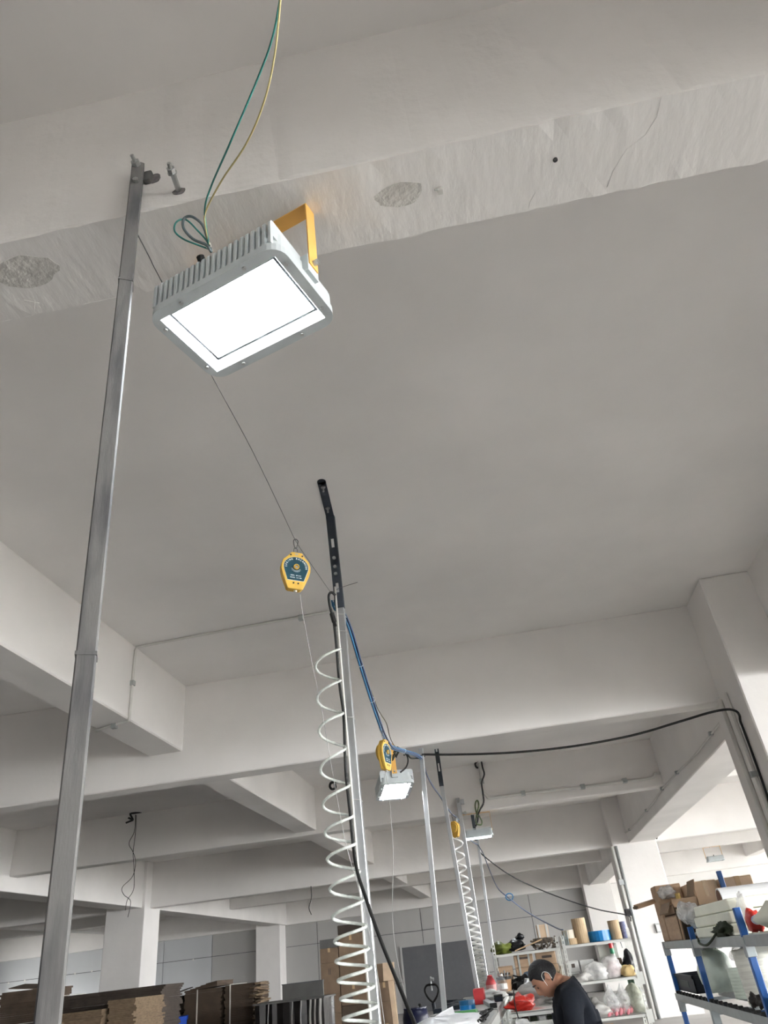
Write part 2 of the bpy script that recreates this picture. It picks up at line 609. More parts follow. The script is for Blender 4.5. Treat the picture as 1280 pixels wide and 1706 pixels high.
t = thing('expansion_bolt', 'lone zinc expansion bolt sticking out of the near beam beside the post', 'bolt', (-.696, 1.325, 3.713))
ob('sleeve', M().cyl((-.696, 1.33, 3.713), (-.690, 1.262, 3.713), .0095, n=12), BOLT, t)
ob('washer', M().cyl((-.691, 1.262, 3.713), (-.6908, 1.258, 3.713), .016, n=16), BOLT, t)
ob('nut', hexnut((-.6908, 1.258, 3.713), (-.690, 1.243, 3.713), .0145), BOLT, t)
ob('thread', M().cyl((-.690, 1.243, 3.713), (-.688, 1.226, 3.713), .0065, n=10), BOLT, t)
o = patch('mortar_patch', (-.694, 1.3245, 3.708), .045, .034, 6, MORTARDK, 'y')
o.parent = b1


# ------------------------------------------------------------------ LED floodlights
GREYSLOT = mat('slot_grey', (.38, .37, .34), .8)
BLACKMATT = mat('matt_black_frame', (.004, .004, .004), .9, spec=.05)


def ring_plate(m, outer, inner, z0, z1):
    n = len(outer)
    vs = [(x, y, z0) for x, y in outer] + [(x, y, z0) for x, y in inner] + [(x, y, z1) for x, y in outer] + [(x, y, z1) for x, y in inner]
    fs = []
    for i in range(n):
        j = (i + 1) % n
        fs += [(i, j, n + j, n + i), (2 * n + i, 3 * n + i, 3 * n + j, 2 * n + j), (i, 2 * n + i, 2 * n + j, j), (n + i, n + j, 3 * n + j, 3 * n + i)]
    m.add(vs, fs)


def make_lamp(label, loc, rot, group):
    """origin at the centre of the light opening; long side along x, light facing down"""
    t = thing('floodlight', label, 'light', loc, group, rot)
    W, D = .505, .345
    gw, gd = .44, .276
    out = rrect(W, D, .055, 6)
    n = len(out)
    inn = []
    for x, y in out:  # matching points on the square glass opening
        k = max(abs(x) / (gw / 2), abs(y) / (gd / 2))
        inn.append((x / k, y / k))
    q = []
    for cx, cy in ((1, 1), (-1, 1), (-1, -1), (1, -1)):
        for i in range(7):
            q.append((cx * gw / 2, cy * gd / 2))
    m = M()
    ring_plate(m, out, q, -.012, .004)
    bz = ob('bezel', m, ALU, t, local=True)
    hs = M()
    hs.loops([[Vector((x * k, y * k, z)) for x, y in out] for k, z in ((1, .004), (1.0, .018), (.93, .020), (.92, .10))], False, True)
    hsg = ob('housing', hs, ALU, t, local=True)
    rf = M()
    a = [(-gw / 2, -gd / 2), (gw / 2, -gd / 2), (gw / 2, gd / 2), (-gw / 2, gd / 2)]
    s = (.92, .885)
    rf.add([(x, y, .0) for x, y in a] + [(x * s[0], y * s[1], .026) for x, y in a], [(0, 1, 5, 4), (1, 2, 6, 5), (2, 3, 7, 6), (3, 0, 4, 7)])
    rfl = ob('reflector', rf, REFL, t, local=True)
    fr = M()
    ring_plate(fr, [(x * .925, y * .89) for x, y in a], [(x * .888, y * .825) for x, y in a], .0205, .0225)
    ob('led_frame', fr, BLACKMATT, rfl, local=True)
    ob('led_panel', M().box((-gw / 2 * .905, -gd / 2 * .86, .024), (gw / 2 * .905, gd / 2 * .86, .027)), LEDM, t, local=True)
    ob('front_glass', M().box((-gw / 2, -gd / 2, -.010), (gw / 2, gd / 2, -.007)), GLASS, t, local=True)
    f0 = None
    for i in range(22):
        x = -.222 + .444 * i / 21
        if f0 is None:
            fm = M()
            pr = [(-.170, .018), (-.170, .112), (-.166, .124), (-.155, .130), (.155, .130), (.166, .124), (.170, .112), (.170, .018), (.157, .018), (.157, .060), (-.157, .060), (-.157, .018)]
            fm.prism([(y, z) for y, z in pr], .0095, Matrix(((0, 0, 1, -.00475), (1, 0, 0, 0), (0, 1, 0, 0), (0, 0, 0, 1))))
            f0 = ob('heat_sink_fin', fm, ALU, hsg, local=True)
            f0.location.x = x
        else:
            c = f0.copy()
            C.objects.link(c)
            c.location.x = x
    bo = None
    for x, y in ((.233, .10), (.233, -.10), (-.233, .10), (-.233, -.10), (.12, .155), (-.12, .155), (.12, -.155), (-.12, -.155)):
        if bo is None:
            bo = ob('screw', M().cyl((0, 0, -.012), (0, 0, -.018), .0065, n=8), BOLT, bz, local=True)
        else:
            bo = bo.copy()
            C.objects.link(bo)
        bo.location = (x, y, 0)
    # stirrup
    H = .395
    br = M()
    hw = .258
    yo = .022
    br.box((-hw, yo - .025, H - .004), (.03, yo + .025, H)).box((.11, yo - .025, H - .004), (hw, yo + .025, H))
    br.box((.03, yo - .025, H - .004), (.11, yo - .008, H)).box((.03, yo + .008, H - .004), (.11, yo + .025, H))
    br.box((hw - .004, yo - .025, .085), (hw, yo + .025, H)).box((-hw, yo - .025, .085), (-hw + .004, yo + .025, H))
    bk = ob('bracket', br, ORANGE, t, local=True)
    for s_ in (-1, 1):
        ob('pivot_bolt', M().cyl((s_ * .245, yo, .105), (s_ * .275, yo, .105), .010, n=8), BOLT, bk, local=True)
        ob('pivot_lug', M().box((s_ * .225, yo - .03, .05), (s_ * .254, yo + .03, .125)), ALU, bk, local=True)
    ob('mounting_bolt', M().cyl((-.05, yo, H - .02), (-.05, yo, H), .011, n=8), BOLT, bk, local=True)
    gl = M()
    gl.cyl((-.045, -.13, .10), (-.050, -.160, .155), .013, n=10)
    ob('cable_gland', gl, BLACKRUB, t, local=True)
    return t


LG = 'LED floodlights along the line'
lamp1 = make_lamp('big lit LED floodlight on a yellow bracket, green and yellow wires at its top', (-.529, 1.507, 3.250), (0, 0, math.radians(-18.4)), LG)
lamp2 = copy_thing(lamp1, (-1.030, 7.66, 2.992), (0, math.radians(7), math.radians(107)), 'lit floodlight hung under the deep beam beside a yellow balancer', LG)
lamp3 = copy_thing(lamp1, (-.445, 13.76, 3.250), (0, 0, math.radians(3)), 'lit floodlight seen edge-on with dark fins, under the beam with the conduit', LG)
lamp4 = copy_thing(lamp1, (6.27, 25.7, 3.250), (0, 0, math.radians(0)), 'small unlit floodlight far off in the bright bay', LG)
for ch in lamp4.children_recursive:
    if ch.name.startswith('led_panel'):
        ch.material_slots[0].link = 'OBJECT'
        ch.material_slots[0].material = LEDOFF
# the last lamp also hangs by a rod above its stirrup
ob('hanger_wire', M().cyl((0, 0, .39), (-.05, 0, .79), .006, n=5), WIRE, lamp4, local=True)

# wires of the big floodlight
G0 = Vector((-0.599, 1.370, 3.433))
w = thing('green_wire', 'green wire looping up from the big floodlight out of view', 'wire', tuple(G0))
ob('sheath', M().tube(spl([tuple(G0), (-0.587, 1.330, 3.436), (-0.566, 1.250, 3.453), (-0.518, 1.180, 3.453), (-0.398, 1.020, 3.371), (-0.283, 0.900, 3.411), (-0.218, 0.820, 3.426), (-0.170, 0.740, 3.466)], 10), .0028, 7), GREENW, w, smooth=True)
ob('loop', M().tube(spl([tuple(G0), (-0.632, 1.360, 3.451), (-0.674, 1.340, 3.469), (-0.700, 1.330, 3.504), (-0.692, 1.320, 3.534), (-0.665, 1.330, 3.552), (-0.625, 1.340, 3.493), (-0.602, 1.360, 3.460), tuple(G0)], 8), .0030, 7), GREENW, w, smooth=True)
w = thing('yellow_wire', 'pale yellow wire rising beside the green one above the big floodlight', 'wire', tuple(G0))
ob('sheath', M().tube(spl([tuple(G0 + Vector((.004, 0, 0))), (-0.580, 1.290, 3.439), (-0.561, 1.250, 3.451), (-0.473, 1.150, 3.420), (-0.359, 1.030, 3.358), (-0.277, 0.930, 3.348), (-0.220, 0.840, 3.379), (-0.170, 0.735, 3.453)], 10), .0026, 7), YELW, w, smooth=True)
w = thing('grey_cable', 'short dark grey cable loop tied at the top of the big floodlight', 'cable', tuple(G0))
ob('loop', M().tube(spl([(-0.588, 1.365, 3.408), (-0.599, 1.350, 3.427), (-0.638, 1.335, 3.450), (-0.668, 1.325, 3.502), (-0.666, 1.320, 3.544), (-0.640, 1.320, 3.545), (-0.608, 1.330, 3.507), (-0.598, 1.350, 3.467), (-0.588, 1.365, 3.408)], 8), .0046, 8), mat('grey_sheath', (.10, .13, .14), .5), w, smooth=True)
ob('cable_tie', M().tube([(-0.602, 1.352, 3.434), (-0.588, 1.352, 3.435), (-0.585, 1.356, 3.422), (-0.599, 1.356, 3.420)], .0018, 5, True), TIE, w)

# ------------------------------------------------------------------ wire rope from post to post, and the balancers
rope = thing('wire_rope', 'thin steel wire rope strung from the near post to the black-topped post', 'wire', (-0.816, 1.310, 3.500))
ob('strand', M().tube(spl([(-0.819, 1.315, 3.508), (-0.839, 1.440, 3.554), (-0.846, 1.540, 3.565), (-0.854, 2.060, 3.575), (-0.873, 2.620, 3.622), (-0.895, 3.200, 3.629), (-0.906, 3.520, 3.627), (-0.936, 3.930, 3.725), (-0.940, 4.570, 3.806)], 5), .0021, 5), WIRE, rope, smooth=True)
ob('loose_end', M().tube(spl([(-0.940, 4.570, 3.806), (-0.921, 4.560, 3.778), (-0.859, 4.550, 3.801), (-0.708, 4.450, 3.772)], 4), .002, 5), WIRE, rope)


def letters(chars, size, place, parent, mt):
    """flat print: each character turned into a mesh and laid on the face, joined as one part"""
    m = M()
    dg = bpy.context.evaluated_depsgraph_get()
    for i, ch in enumerate(chars):
        if ch == ' ':
            continue
        cu = bpy.data.curves.new('print', 'FONT')
        cu.body = ch
        cu.size = size
        cu.extrude = 0
        cu.offset = size * .03
        cu.align_x = 'CENTER'
        cu.resolution_u = 2
        o = bpy.data.objects.new('print', cu)
        C.objects.link(o)
        dg.update()
        me = o.evaluated_get(dg).to_mesh()
        T = place(i)
        m.add([T @ v.co for v in me.vertices], [tuple(p.vertices) for p in me.polygons])
        o.evaluated_get(dg).to_mesh_clear()
        bpy.data.objects.remove(o)
        bpy.data.curves.remove(cu)
    return ob('lettering', m, mt, parent, local=True)


def make_balancer(label, loc, rot, group):
    """local x to the side, z up, label faces -y; origin at the top of its hook"""
    t = thing('spring_balancer', label, 'tool balancer', loc, group, rot)
    zc = -.205   # drum centre below the hook top
    S = .88
    SX = .975
    prof = [(-.030, .112), (.034, .112), (.052, .080), (.078, .050), (.0885, .012), (.088, -.02), (.078, -.065), (.046, -.155), (.034, -.160), (-.034, -.160), (-.046, -.155), (-.078, -.065), (-.088, -.02), (-.0885, .012), (-.078, .050), (-.052, .080)]
    TY = lambda y0: Matrix(((SX, 0, 0, 0), (0, 0, -1, y0), (0, S, 0, zc), (0, 0, 0, 1)))
    ob('housing', M().prism(prof, .020, TY(-.012)), YELLOW, t, local=True, bevel=.004, seg=2)
    ob('back_shell', M().prism([(x * .97 , y * .97) for x, y in prof], .026, TY(.016)), YELLOW, t, local=True, bevel=.005, seg=2)
    ob('drum_cover', M().lathe([(.070, 0), (.070, .018), (.06, .026)], (0, .015, zc), 24, (0, 1, 0)), YELLOW, t, local=True, smooth=False)
    face = []
    for i in range(21):
        a = math.radians(198 - 216 * i / 20)
        face.append((.0735 * math.cos(a), .0735 * math.sin(a)))
    face += [(.048, -.098), (-.048, -.098)]
    ob('label_rim', M().prism([(x * 1.03, y * 1.025) for x, y in face], .0012, TY(-.0318)), LETTER, t, local=True)
    ob('label_plate', M().prism(face, .0012, TY(-.0330)), TEAL, t, local=True)
    yf = -.0346
    txt = 'SPRING BALANCER'

    def arc(i):
        a = math.radians(184 - 188 * i / (len(txt) - 1))
        r = .0560
        c = Vector((r * math.cos(a) * SX, yf, zc + r * math.sin(a) * S))
        k = a - math.pi / 2
        return Matrix.Translation(c) @ Matrix.Rotation(-k, 4, 'Y') @ Matrix.Rotation(math.radians(90), 4, 'X')
    letters(txt, .0145, arc, t, LETTER)

    def line(s, z, w):
        def pl(i):
            return Matrix.Translation((-w / 2 + w * i / (len(s) - 1), yf, zc + z)) @ Matrix.Rotation(math.radians(90), 4, 'X')
        return pl
    for s, z, sz, w in (('MODEL: SW-1015', -.0585, .0078, .056), ('BALANCE: 1.0-1.5KG', -.0725, .0078, .062)):
        letters(s, sz, line(s, z, w), t, LETTER)
    hb = M().lathe([(.0165, 0), (.0165, .012), (.011, .012), (.010, .004)], (0, -.033, zc - .002), 18, (0, -1, 0))
    ob('hub', hb, YELLOW, t, local=True)
    ob('hub_bolt', M().cyl((0, -.034, zc - .002), (0, -.042, zc - .002), .008, n=10), BOLT, t, local=True)
    ar = M()
    pts = [(.026 * math.cos(math.radians(a)), .026 * math.sin(math.radians(a))) for a in range(205, 336, 10)]
    ar.tube([Vector((x, yf, zc + y)) for x, y in pts], .0011, 4)
    ar.prism([(-.028, -.014), (-.020, -.0165), (-.0265, -.008)], .0006, Matrix(((1, 0, 0, 0), (0, 0, -1, yf), (0, 1, 0, zc), (0, 0, 0, 1))))
    ar.tube([Vector((x * 1.25, yf, zc + y * 1.25)) for x, y in pts[1:-1]], .0007, 4)
    ob('arrow_print', ar, LETTER, t, local=True)
    sc_ = M()
    for x, z in ((-.040, .088), (.040, .088), (-.014, -.118), (.018, -.118)):
        sc_.cyl((x * .85, -.031, zc + z * S), (x * .85, -.034, zc + z * S), .0055, n=8)
    ob('screw', sc_, DARKHOLE, t, local=True)
    ob('cord_guide', M().lathe([(.007, 0), (.010, .006), (.010, .022)], (.006, -.010, zc - .149), 12), WHITEP, t, local=True)
    ob('mount_slot', M().box((-.009, -.0335, zc + .080), (.009, -.031, zc + .089)), GREYSLOT, t, local=True)
    # snap hook: pear shaped upper link and a lower ring
    hk = M()
    hk.tube(spl([(0, 0, .004), (.012, 0, -.006), (.013, 0, -.022), (.007, 0, -.05), (0, 0, -.062), (-.007, 0, -.05), (-.013, 0, -.022), (-.012, 0, -.006), (0, 0, .004)], 5)[:-1], .0028, 6, True)
    ob('snap_hook', hk, WIRE, t, local=True, smooth=True)
    rg = M()
    rg.tube([(.011 * math.cos(a), .004 * math.sin(a * 1) - .004, -.080 + .024 * math.sin(a)) for a in [2 * math.pi * i / 14 for i in range(14)]], .0024, 6, True)
    ob('ring', rg, WIRE, t, local=True, smooth=True)
    return t


BG = 'spring balancers on the wire'
bal1 = make_balancer('yellow spring balancer with its teal label facing the viewer, hanging from the thin wire', (-0.905, 3.520, 3.635), (0, math.radians(4), math.radians(31)), BG)
bal2 = copy_thing(bal1, (-0.834, 5.800, 3.119), (0, math.radians(2), math.radians(72)), 'yellow spring balancer turned aside, hanging from the blue hoses beside a lit floodlight', BG)
bal3 = copy_thing(bal1, (-0.752, 12.000, 3.400), (0, math.radians(3), math.radians(150)), 'yellow spring balancer showing its plain back, near the white coil by the far posts', BG)


def cord(pts, label, r=.0016, m=STRING):
    return single('cord', M().tube(spl(pts, 4), r, 5), m, label, 'cord', smooth=True)


cord([(-0.891, 3.510, 3.264), (-0.882, 3.520, 3.141), (-0.854, 3.560, 2.871), (-0.829, 3.620, 2.633), (-0.810, 3.680, 2.372), (-0.770, 3.720, 2.003), (-0.719, 3.740, 1.763), (-0.666, 3.700, 1.492), (-0.629, 3.600, 1.263)], 'thin pull cord falling from the balancer with the readable teal label')
cord([(-0.842, 5.800, 2.800), (-0.830, 5.800, 2.589), (-0.841, 5.800, 2.184), (-0.893, 5.800, 1.757), (-0.882, 5.800, 1.464), (-0.832, 5.800, 1.185), (-0.812, 5.800, 1.085)], 'thin pull cord falling past the lamp under the deep beam', .0022)

# ------------------------------------------------------------------ post with the black slotted bracket
p2 = thing('steel_post', 'shiny zinc square post under a black bent bracket, wrapped by the clear coil hose', 'post', (-.845, 4.6, 0))
ob('tube', M().bar((-.872, 4.60, 3.82), (-.836, 4.60, 0), .050, .050), ZINC, p2, bevel=.003)


def slot_bracket(name, parent, w=.062):
    """black steel strip bolted flat to the ceiling, bent and running down the post, with two slots"""
    m = M()
    zt = ZC
    yb, y0 = 4.575, 4.11
    m.cyl((-.85, y0, zt - .007), (-.85, y0, zt), w / 2, n=20)
    # flat on the ceiling, swinging over to the post
    m.add([(-.85 - w / 2, y0, zt - .007), (-.85 + w / 2, y0, zt - .007), (-.897 + w / 2, yb, zt - .007), (-.897 - w / 2, yb, zt - .007),
           (-.85 - w / 2, y0, zt), (-.85 + w / 2, y0, zt), (-.897 + w / 2, yb, zt), (-.897 - w / 2, yb, zt)],
          [(0, 3, 2, 1), (4, 5, 6, 7), (0, 1, 5, 4), (1, 2, 6, 5), (2, 3, 7, 6), (3, 0, 4, 7)])
    zs = [(zt, 4.24), (4.16, 3.86), (3.78, 3.66)]
    xx = lambda z: -.897 + (zt - z) / (zt - 3.66) * .022

    def strip(za, zb, o0, o1):
        xa, xb = xx(za), xx(zb)
        m.add([(xa + o0, yb - .006, za), (xa + o1, yb - .006, za), (xb + o1, yb - .006, zb), (xb + o0, yb - .006, zb),
               (xa + o0, yb, za), (xa + o1, yb, za), (xb + o1, yb, zb), (xb + o0, yb, zb)],
              [(0, 3, 2, 1), (4, 5, 6, 7), (0, 1, 5, 4), (1, 2, 6, 5), (2, 3, 7, 6), (3, 0, 4, 7)])
    for a, b in zs:
        strip(a, b, -w / 2, w / 2)
    for a, b in ((4.24, 4.16), (3.86, 3.78)):
        strip(a, b, -w / 2, -.011)
        strip(a, b, .011, w / 2)
    for s in (-1, 1):  # folded edges
        xa, xb = xx(zt) + s * w / 2, xx(3.66) + s * w / 2
        m.add([(xa - .002, yb, zt), (xa + .002, yb, zt), (xb + .002, yb, 3.66), (xb - .002, yb, 3.66), (xa - .002, yb + .03, zt), (xa + .002, yb + .03, zt), (xb + .002, yb + .03, 3.66), (xb - .002, yb + .03, 3.66)],
              [(0, 3, 2, 1), (4, 5, 6, 7), (0, 1, 5, 4), (1, 2, 6, 5), (2, 3, 7, 6), (3, 0, 4, 7)])
    return ob(name, m, BLACKPAINT, parent)


slot_bracket('bracket', p2)
for i, (x, y) in enumerate(((-.853, 4.17), (-.886, 4.45))):
    ob('ceiling_bolt', M().cyl((x, y, ZC - .007), (x, y, ZC - .014), .017, n=10).cyl((x, y, ZC - .014), (x, y, ZC - .05), .007, n=8), BOLT, p2)
for z in (4.065, 3.99, 3.93):
    x = -.897 + (ZC - z) / (ZC - 3.66) * .022
    ob('screw', M().cyl((x, 4.569, z), (x, 4.555, z), .013, n=8), BOLT, p2)
tm = M()
for z, x in ((3.60, -.868), (3.47, -.866), (2.86, -.862), (2.345, -.858)):
    tm.tube([(x - .052, 4.56, z + .012), (x + .027, 4.572, z), (x + .027, 4.628, z), (x - .052, 4.628, z + .012)], .0028, 5, True)
ob('cable_tie', tm, TIE, p2)
single('air_tube', M().tube(spl([(-.893, 4.555, 3.82), (-.892, 4.56, 3.4), (-.884, 4.56, 2.6), (-.873, 4.56, 1.6), (-.868, 4.56, 1.0)], 6), .0075, 7), WHITEP, 'straight white air tube strapped along the zinc post behind the coil hose', 'tube', smooth=True)

# black cable down the post, swinging off to the bench
single('black_cable', M().tube(spl([(-0.890, 4.530, 3.739), (-0.913, 4.520, 3.762), (-0.934, 4.510, 3.737), (-0.929, 4.500, 3.647), (-0.910, 4.500, 3.528), (-0.903, 4.500, 3.369), (-0.899, 4.500, 3.070), (-0.886, 4.500, 2.847), (-0.894, 4.480, 2.523), (-0.878, 4.440, 2.269), (-0.854, 4.380, 1.969), (-0.793, 4.300, 1.777), (-0.724, 4.200, 1.600), (-0.641, 4.100, 1.412), (-0.532, 3.900, 1.203)], 6), .0095, 8), BLACKRUB, 'thick black cable running down the zinc post then slanting off towards the bench', 'cable', smooth=True)
t = thing('cable_joint', 'black plug joint taped on the cable at the top of the zinc post', 'plug', (-0.909, 4.480, 3.533))
ob('body', M().cyl((-0.916, 4.485, 3.582), (-0.903, 4.485, 3.515), .017, n=8), BLACKRUB, t)
ob('collar', M().cyl((-0.903, 4.485, 3.515), (-0.897, 4.485, 3.483), .012, n=8), BLACKRUB, t)

# clear coil hose
CP = [
    (-0.9362, 4.4200, 3.2832, 0.0768),
    (-0.9591, 4.4200, 3.1769, 0.0780),
    (-0.9537, 4.4200, 3.0646, 0.0789),
    (-0.9565, 4.4200, 2.9524, 0.0799),
    (-0.9551, 4.4200, 2.8464, 0.0808),
    (-0.9536, 4.4200, 2.7467, 0.0817),
    (-0.9534, 4.4200, 2.6274, 0.0828),
    (-0.9536, 4.4200, 2.5080, 0.0838),
    (-0.9509, 4.4200, 2.4056, 0.0847),
    (-0.9483, 4.4200, 2.3057, 0.0856),
    (-0.9462, 4.4200, 2.2282, 0.0862),
    (-0.9442, 4.4200, 2.1523, 0.0869),
    (-0.9402, 4.4200, 2.0808, 0.0875),
    (-0.9363, 4.4200, 2.0106, 0.0881),
    (-0.9332, 4.4200, 1.9325, 0.0888),
    (-0.9301, 4.4200, 1.8561, 0.0894),
    (-0.9266, 4.4200, 1.7870, 0.0900),
    (-0.9232, 4.4200, 1.7193, 0.0906),
    (-0.9208, 4.4200, 1.6614, 0.0911),
    (-0.9185, 4.4200, 1.6045, 0.0915),
    (-0.9173, 4.4200, 1.5569, 0.0920),
    (-0.9158, 4.4200, 1.5126, 0.0923),
    (-0.9127, 4.4200, 1.4687, 0.0927),
    (-0.9097, 4.4200, 1.4254, 0.0931),
    (-0.9049, 4.4200, 1.3851, 0.0934),
    (-0.9001, 4.4200, 1.3452, 0.0937),
    (-0.8958, 4.4200, 1.3007, 0.0941),
    (-0.8914, 4.4200, 1.2593, 0.0944),
    (-0.8888, 4.4200, 1.2161, 0.0948),
]
pts = []
for i in range(len(CP) - 1):
    a, b = Vector(CP[i][:3]), Vector(CP[i + 1][:3])
    ra, rb = CP[i][3], CP[i + 1][3]
    for k in range(10):
        s = k / 10
        ph = math.pi * (i + s)        # i odd: at its far side from the post
        c = a.lerp(b, s)
        r = ra + (rb - ra) * s
        pts.append(c + Vector((math.cos(ph) * r, -math.sin(ph) * r * .9, 0)))
t = thing('coil_hose', 'clear spiral air hose hanging beside the zinc post', 'hose', CP[-1][:3])
ob('coil', M().tube(pts, .0088, 8), HOSE, t, smooth=True)
ob('inner_bore', M().tube(pts, .0052, 6), clear_mat('pale_bore', (.9, .92, .9), .5, .3), t, smooth=True)

# ------------------------------------------------------------------ further posts
def post(label, top, bot, w, mt=ZINC, side=(1, 0, 0)):
    t = thing('steel_post', label, 'post', (bot[0], bot[1], 0))
    ob('tube', M().bar(top, bot, w, w, side), mt, t, bevel=.003)
    return t


def to_floor(a, b):
    a, b = Vector(a), Vector(b)
    return tuple(a.lerp(b, a.z / (a.z - b.z)))


a, b = (-0.712, 7.720, 3.357), (-0.804, 7.780, 1.088)
p3 = post('zinc square post reaching the underside of the deep beam where the long black cable starts', (a[0], a[1], ZM - .002), to_floor(a, b), .046)
ob('wire_tie', M().tube([(a[0] - .03, a[1] - .03, 3.31), (a[0] + .03, a[1] - .03, 3.31), (a[0] + .03, a[1] + .03, 3.31), (a[0] - .03, a[1] + .03, 3.31)], .006, 5, True), BLACKRUB, p3)

a, b = (-0.789, 11.160, 3.679), (-0.690, 11.160, 1.079)
bt = to_floor(a, b)
p4 = post('zinc post under a straight black slotted strip, behind the deep beam', a, bt, .055, ZINC)
sx, sy = a[0], a[1] - .034
bm_ = M()
for z0, z1 in ((ZC, 4.28), (4.16, 3.99), (3.87, a[2] - .02)):
    bm_.box((sx - .032, sy - .006, z0), (sx + .032, sy, z1))
for z0, z1 in ((4.28, 4.16), (3.99, 3.87)):
    bm_.box((sx - .032, sy - .006, z0), (sx - .011, sy, z1)).box((sx + .011, sy - .006, z0), (sx + .032, sy, z1))
bm_.box((sx - .032, sy, a[2] - .02), (sx - .028, sy + .03, ZC)).box((sx + .028, sy, a[2] - .02), (sx + .032, sy + .03, ZC))
ob('bracket', bm_, BLACKPAINT, p4)

a, b = (-0.703, 13.560, 3.897), (-0.678, 13.560, 0.944)
p5 = post('zinc post bolted to the face of the conduit beam, beside the edge-on floodlight', a, to_floor(a, b), .066, ZINC)
ob('lug', M().box((a[0] - .03, 13.58, a[2] - .10), (a[0] + .10, 13.63, a[2] - .02)), ZINC, p5)
ob('bolt', M().cyl((a[0], 13.53, a[2] - .06), (a[0], 13.50, a[2] - .06), .022, n=8), BOLT, p5)
ob('bolt', M().cyl((a[0] + .09, 13.59, a[2] - .25), (a[0] + .09, 13.63, a[2] - .25), .03, n=8), BOLT, p5)

a, b = (-0.583, 16.900, 3.695), (-0.635, 16.900, 1.377)
p6 = post('last thin zinc post behind the edge-on floodlight, cables slung from its top', (a[0], a[1], a[2]), to_floor(a, b), .055, ZINC)
bm_ = M()
sx, sy = a[0] - .03, a[1] - .035
for z0, z1 in ((ZC, 4.30), (4.20, a[2] - .1)):
    bm_.box((sx - .035, sy - .006, z0), (sx + .035, sy, z1))
bm_.box((sx - .035, sy - .006, 4.20), (sx - .012, sy, 4.30)).box((sx + .012, sy - .006, 4.20), (sx + .035, sy, 4.30))
ob('bracket', bm_, BLACKPAINT, p6)

# second coil
pts = []
N2 = 0
CQ = [
    (-0.7203, 12.0000, 3.0563, 1.20),
    (-0.7259, 12.0000, 2.8451, 1.00),
    (-0.7249, 12.0000, 2.6786, 1.05),
    (-0.7240, 12.0000, 2.5148, 1.10),
    (-0.7230, 12.0000, 2.3537, 1.15),
    (-0.7133, 12.0000, 2.1942, 1.25),
    (-0.6950, 12.0000, 2.0363, 1.40),
    (-0.6770, 12.0000, 1.8811, 1.70),
    (-0.6679, 12.0000, 1.7292, 2.20),
    (-0.6759, 12.0000, 1.5815, 2.40),
    (-0.6838, 12.0000, 1.4361, 2.60),
    (-0.6748, 12.0000, 1.2912, 2.80),
    (-0.6660, 12.0000, 1.1486, 1.80),
    (-0.6641, 12.0000, 1.0644, 0.00),
]
ph = 0.0
for i in range(len(CQ) - 1):
    a, b = Vector(CQ[i][:3]), Vector(CQ[i + 1][:3])
    turns = CQ[i][3]
    n = max(6, int(turns * 12))
    for k in range(n):
        c = a.lerp(b, k / n)
        p = ph + 2 * math.pi * turns * k / n
        pts.append(c + Vector((-math.cos(p) * .070, -math.sin(p) * .060, 0)))
    ph += 2 * math.pi * turns
pts = spl([(-0.762, 13.300, 3.524), (-0.752, 12.600, 3.290), tuple(pts[0])], 6)[:-1] + pts + [pts[-1] + Vector((.02, 0, -.1)), pts[-1] + Vector((.03, -.3, -.38)), pts[-1] + Vector((.03, -1.0, -.20))]
single('coil_hose', M().tube(pts, .0165, 6), mat('milky_coil_hose', (.85, .85, .83), .35), 'white spiral air hose stretched between two far posts above the bench', 'hose', smooth=True)

# ------------------------------------------------------------------ hoses and cables slung between the posts
hp = [(-0.937, 4.620, 3.751), (-0.931, 4.640, 3.701), (-0.888, 4.680, 3.672), (-0.858, 4.760, 3.581), (-0.855, 5.080, 3.418), (-0.852, 5.450, 3.252), (-0.845, 5.680, 3.147), (-0.848, 5.900, 3.098), (-0.848, 6.300, 3.091), (-0.806, 6.800, 3.167), (-0.759, 7.400, 3.265), (-0.727, 7.660, 3.284)]
t = thing('air_hose_bundle', 'bundle of blue air hoses tied together, sagging from the zinc post to the next one', 'hose', hp[0])
for k, (dx, dz) in enumerate(((0, 0), (.017, .004), (.006, -.016), (.022, -.012))):
    ob('hose', M().tube([p + Vector((dx, dx * .5, dz)) for p in spl(hp, 6)], .0072, 7), BLUEH if k < 3 else mat('navy_hose', (.02, .04, .10), .4), t, smooth=True)
tm = M()
for p in (hp[4], hp[5], hp[9]):
    q = Vector(p) + Vector((.011, 0, -.006))
    tm.tube([q + Vector((.026 * math.cos(g), 0, .024 * math.sin(g))) for g in [i * math.pi / 5 for i in range(10)]], .002, 4, True)
ob('cable_tie', tm, TIE, t)
single('brown_cable', M().tube(spl([(-0.859, 4.720, 3.646), (-0.847, 4.900, 3.526), (-0.844, 5.200, 3.396), (-0.833, 5.500, 3.289), (-0.834, 5.700, 3.240), (-0.818, 6.000, 3.206), (-0.840, 6.300, 3.169), (-0.844, 6.600, 3.163), (-0.828, 6.900, 3.205)], 6), .0042, 6), BROWNC, 'thin brown cable drooping beside the blue hose bundle', 'cable', smooth=True)
single('black_cable', M().tube(spl([(-0.920, 7.400, 3.104), (-0.854, 7.400, 3.148), (-0.829, 7.420, 3.220), (-0.850, 7.460, 3.298), (-0.898, 7.480, 3.346), (-0.936, 7.500, 3.375)], 6), .0085, 7), BLACKRUB, 'short black cable curving from the top of the floodlight under the deep beam', 'cable', smooth=True)
single('black_cable', M().tube(spl([(-0.873, 7.000, 3.252), (-0.841, 7.200, 3.266), (-0.821, 7.400, 3.262), (-0.810, 7.550, 3.264), (-0.763, 7.640, 3.278), (-0.715, 7.660, 3.276)], 6), .009, 7), BLACKRUB, 'black cable lying under the blue hoses where they reach the second zinc post', 'cable', smooth=True)
kn = M()
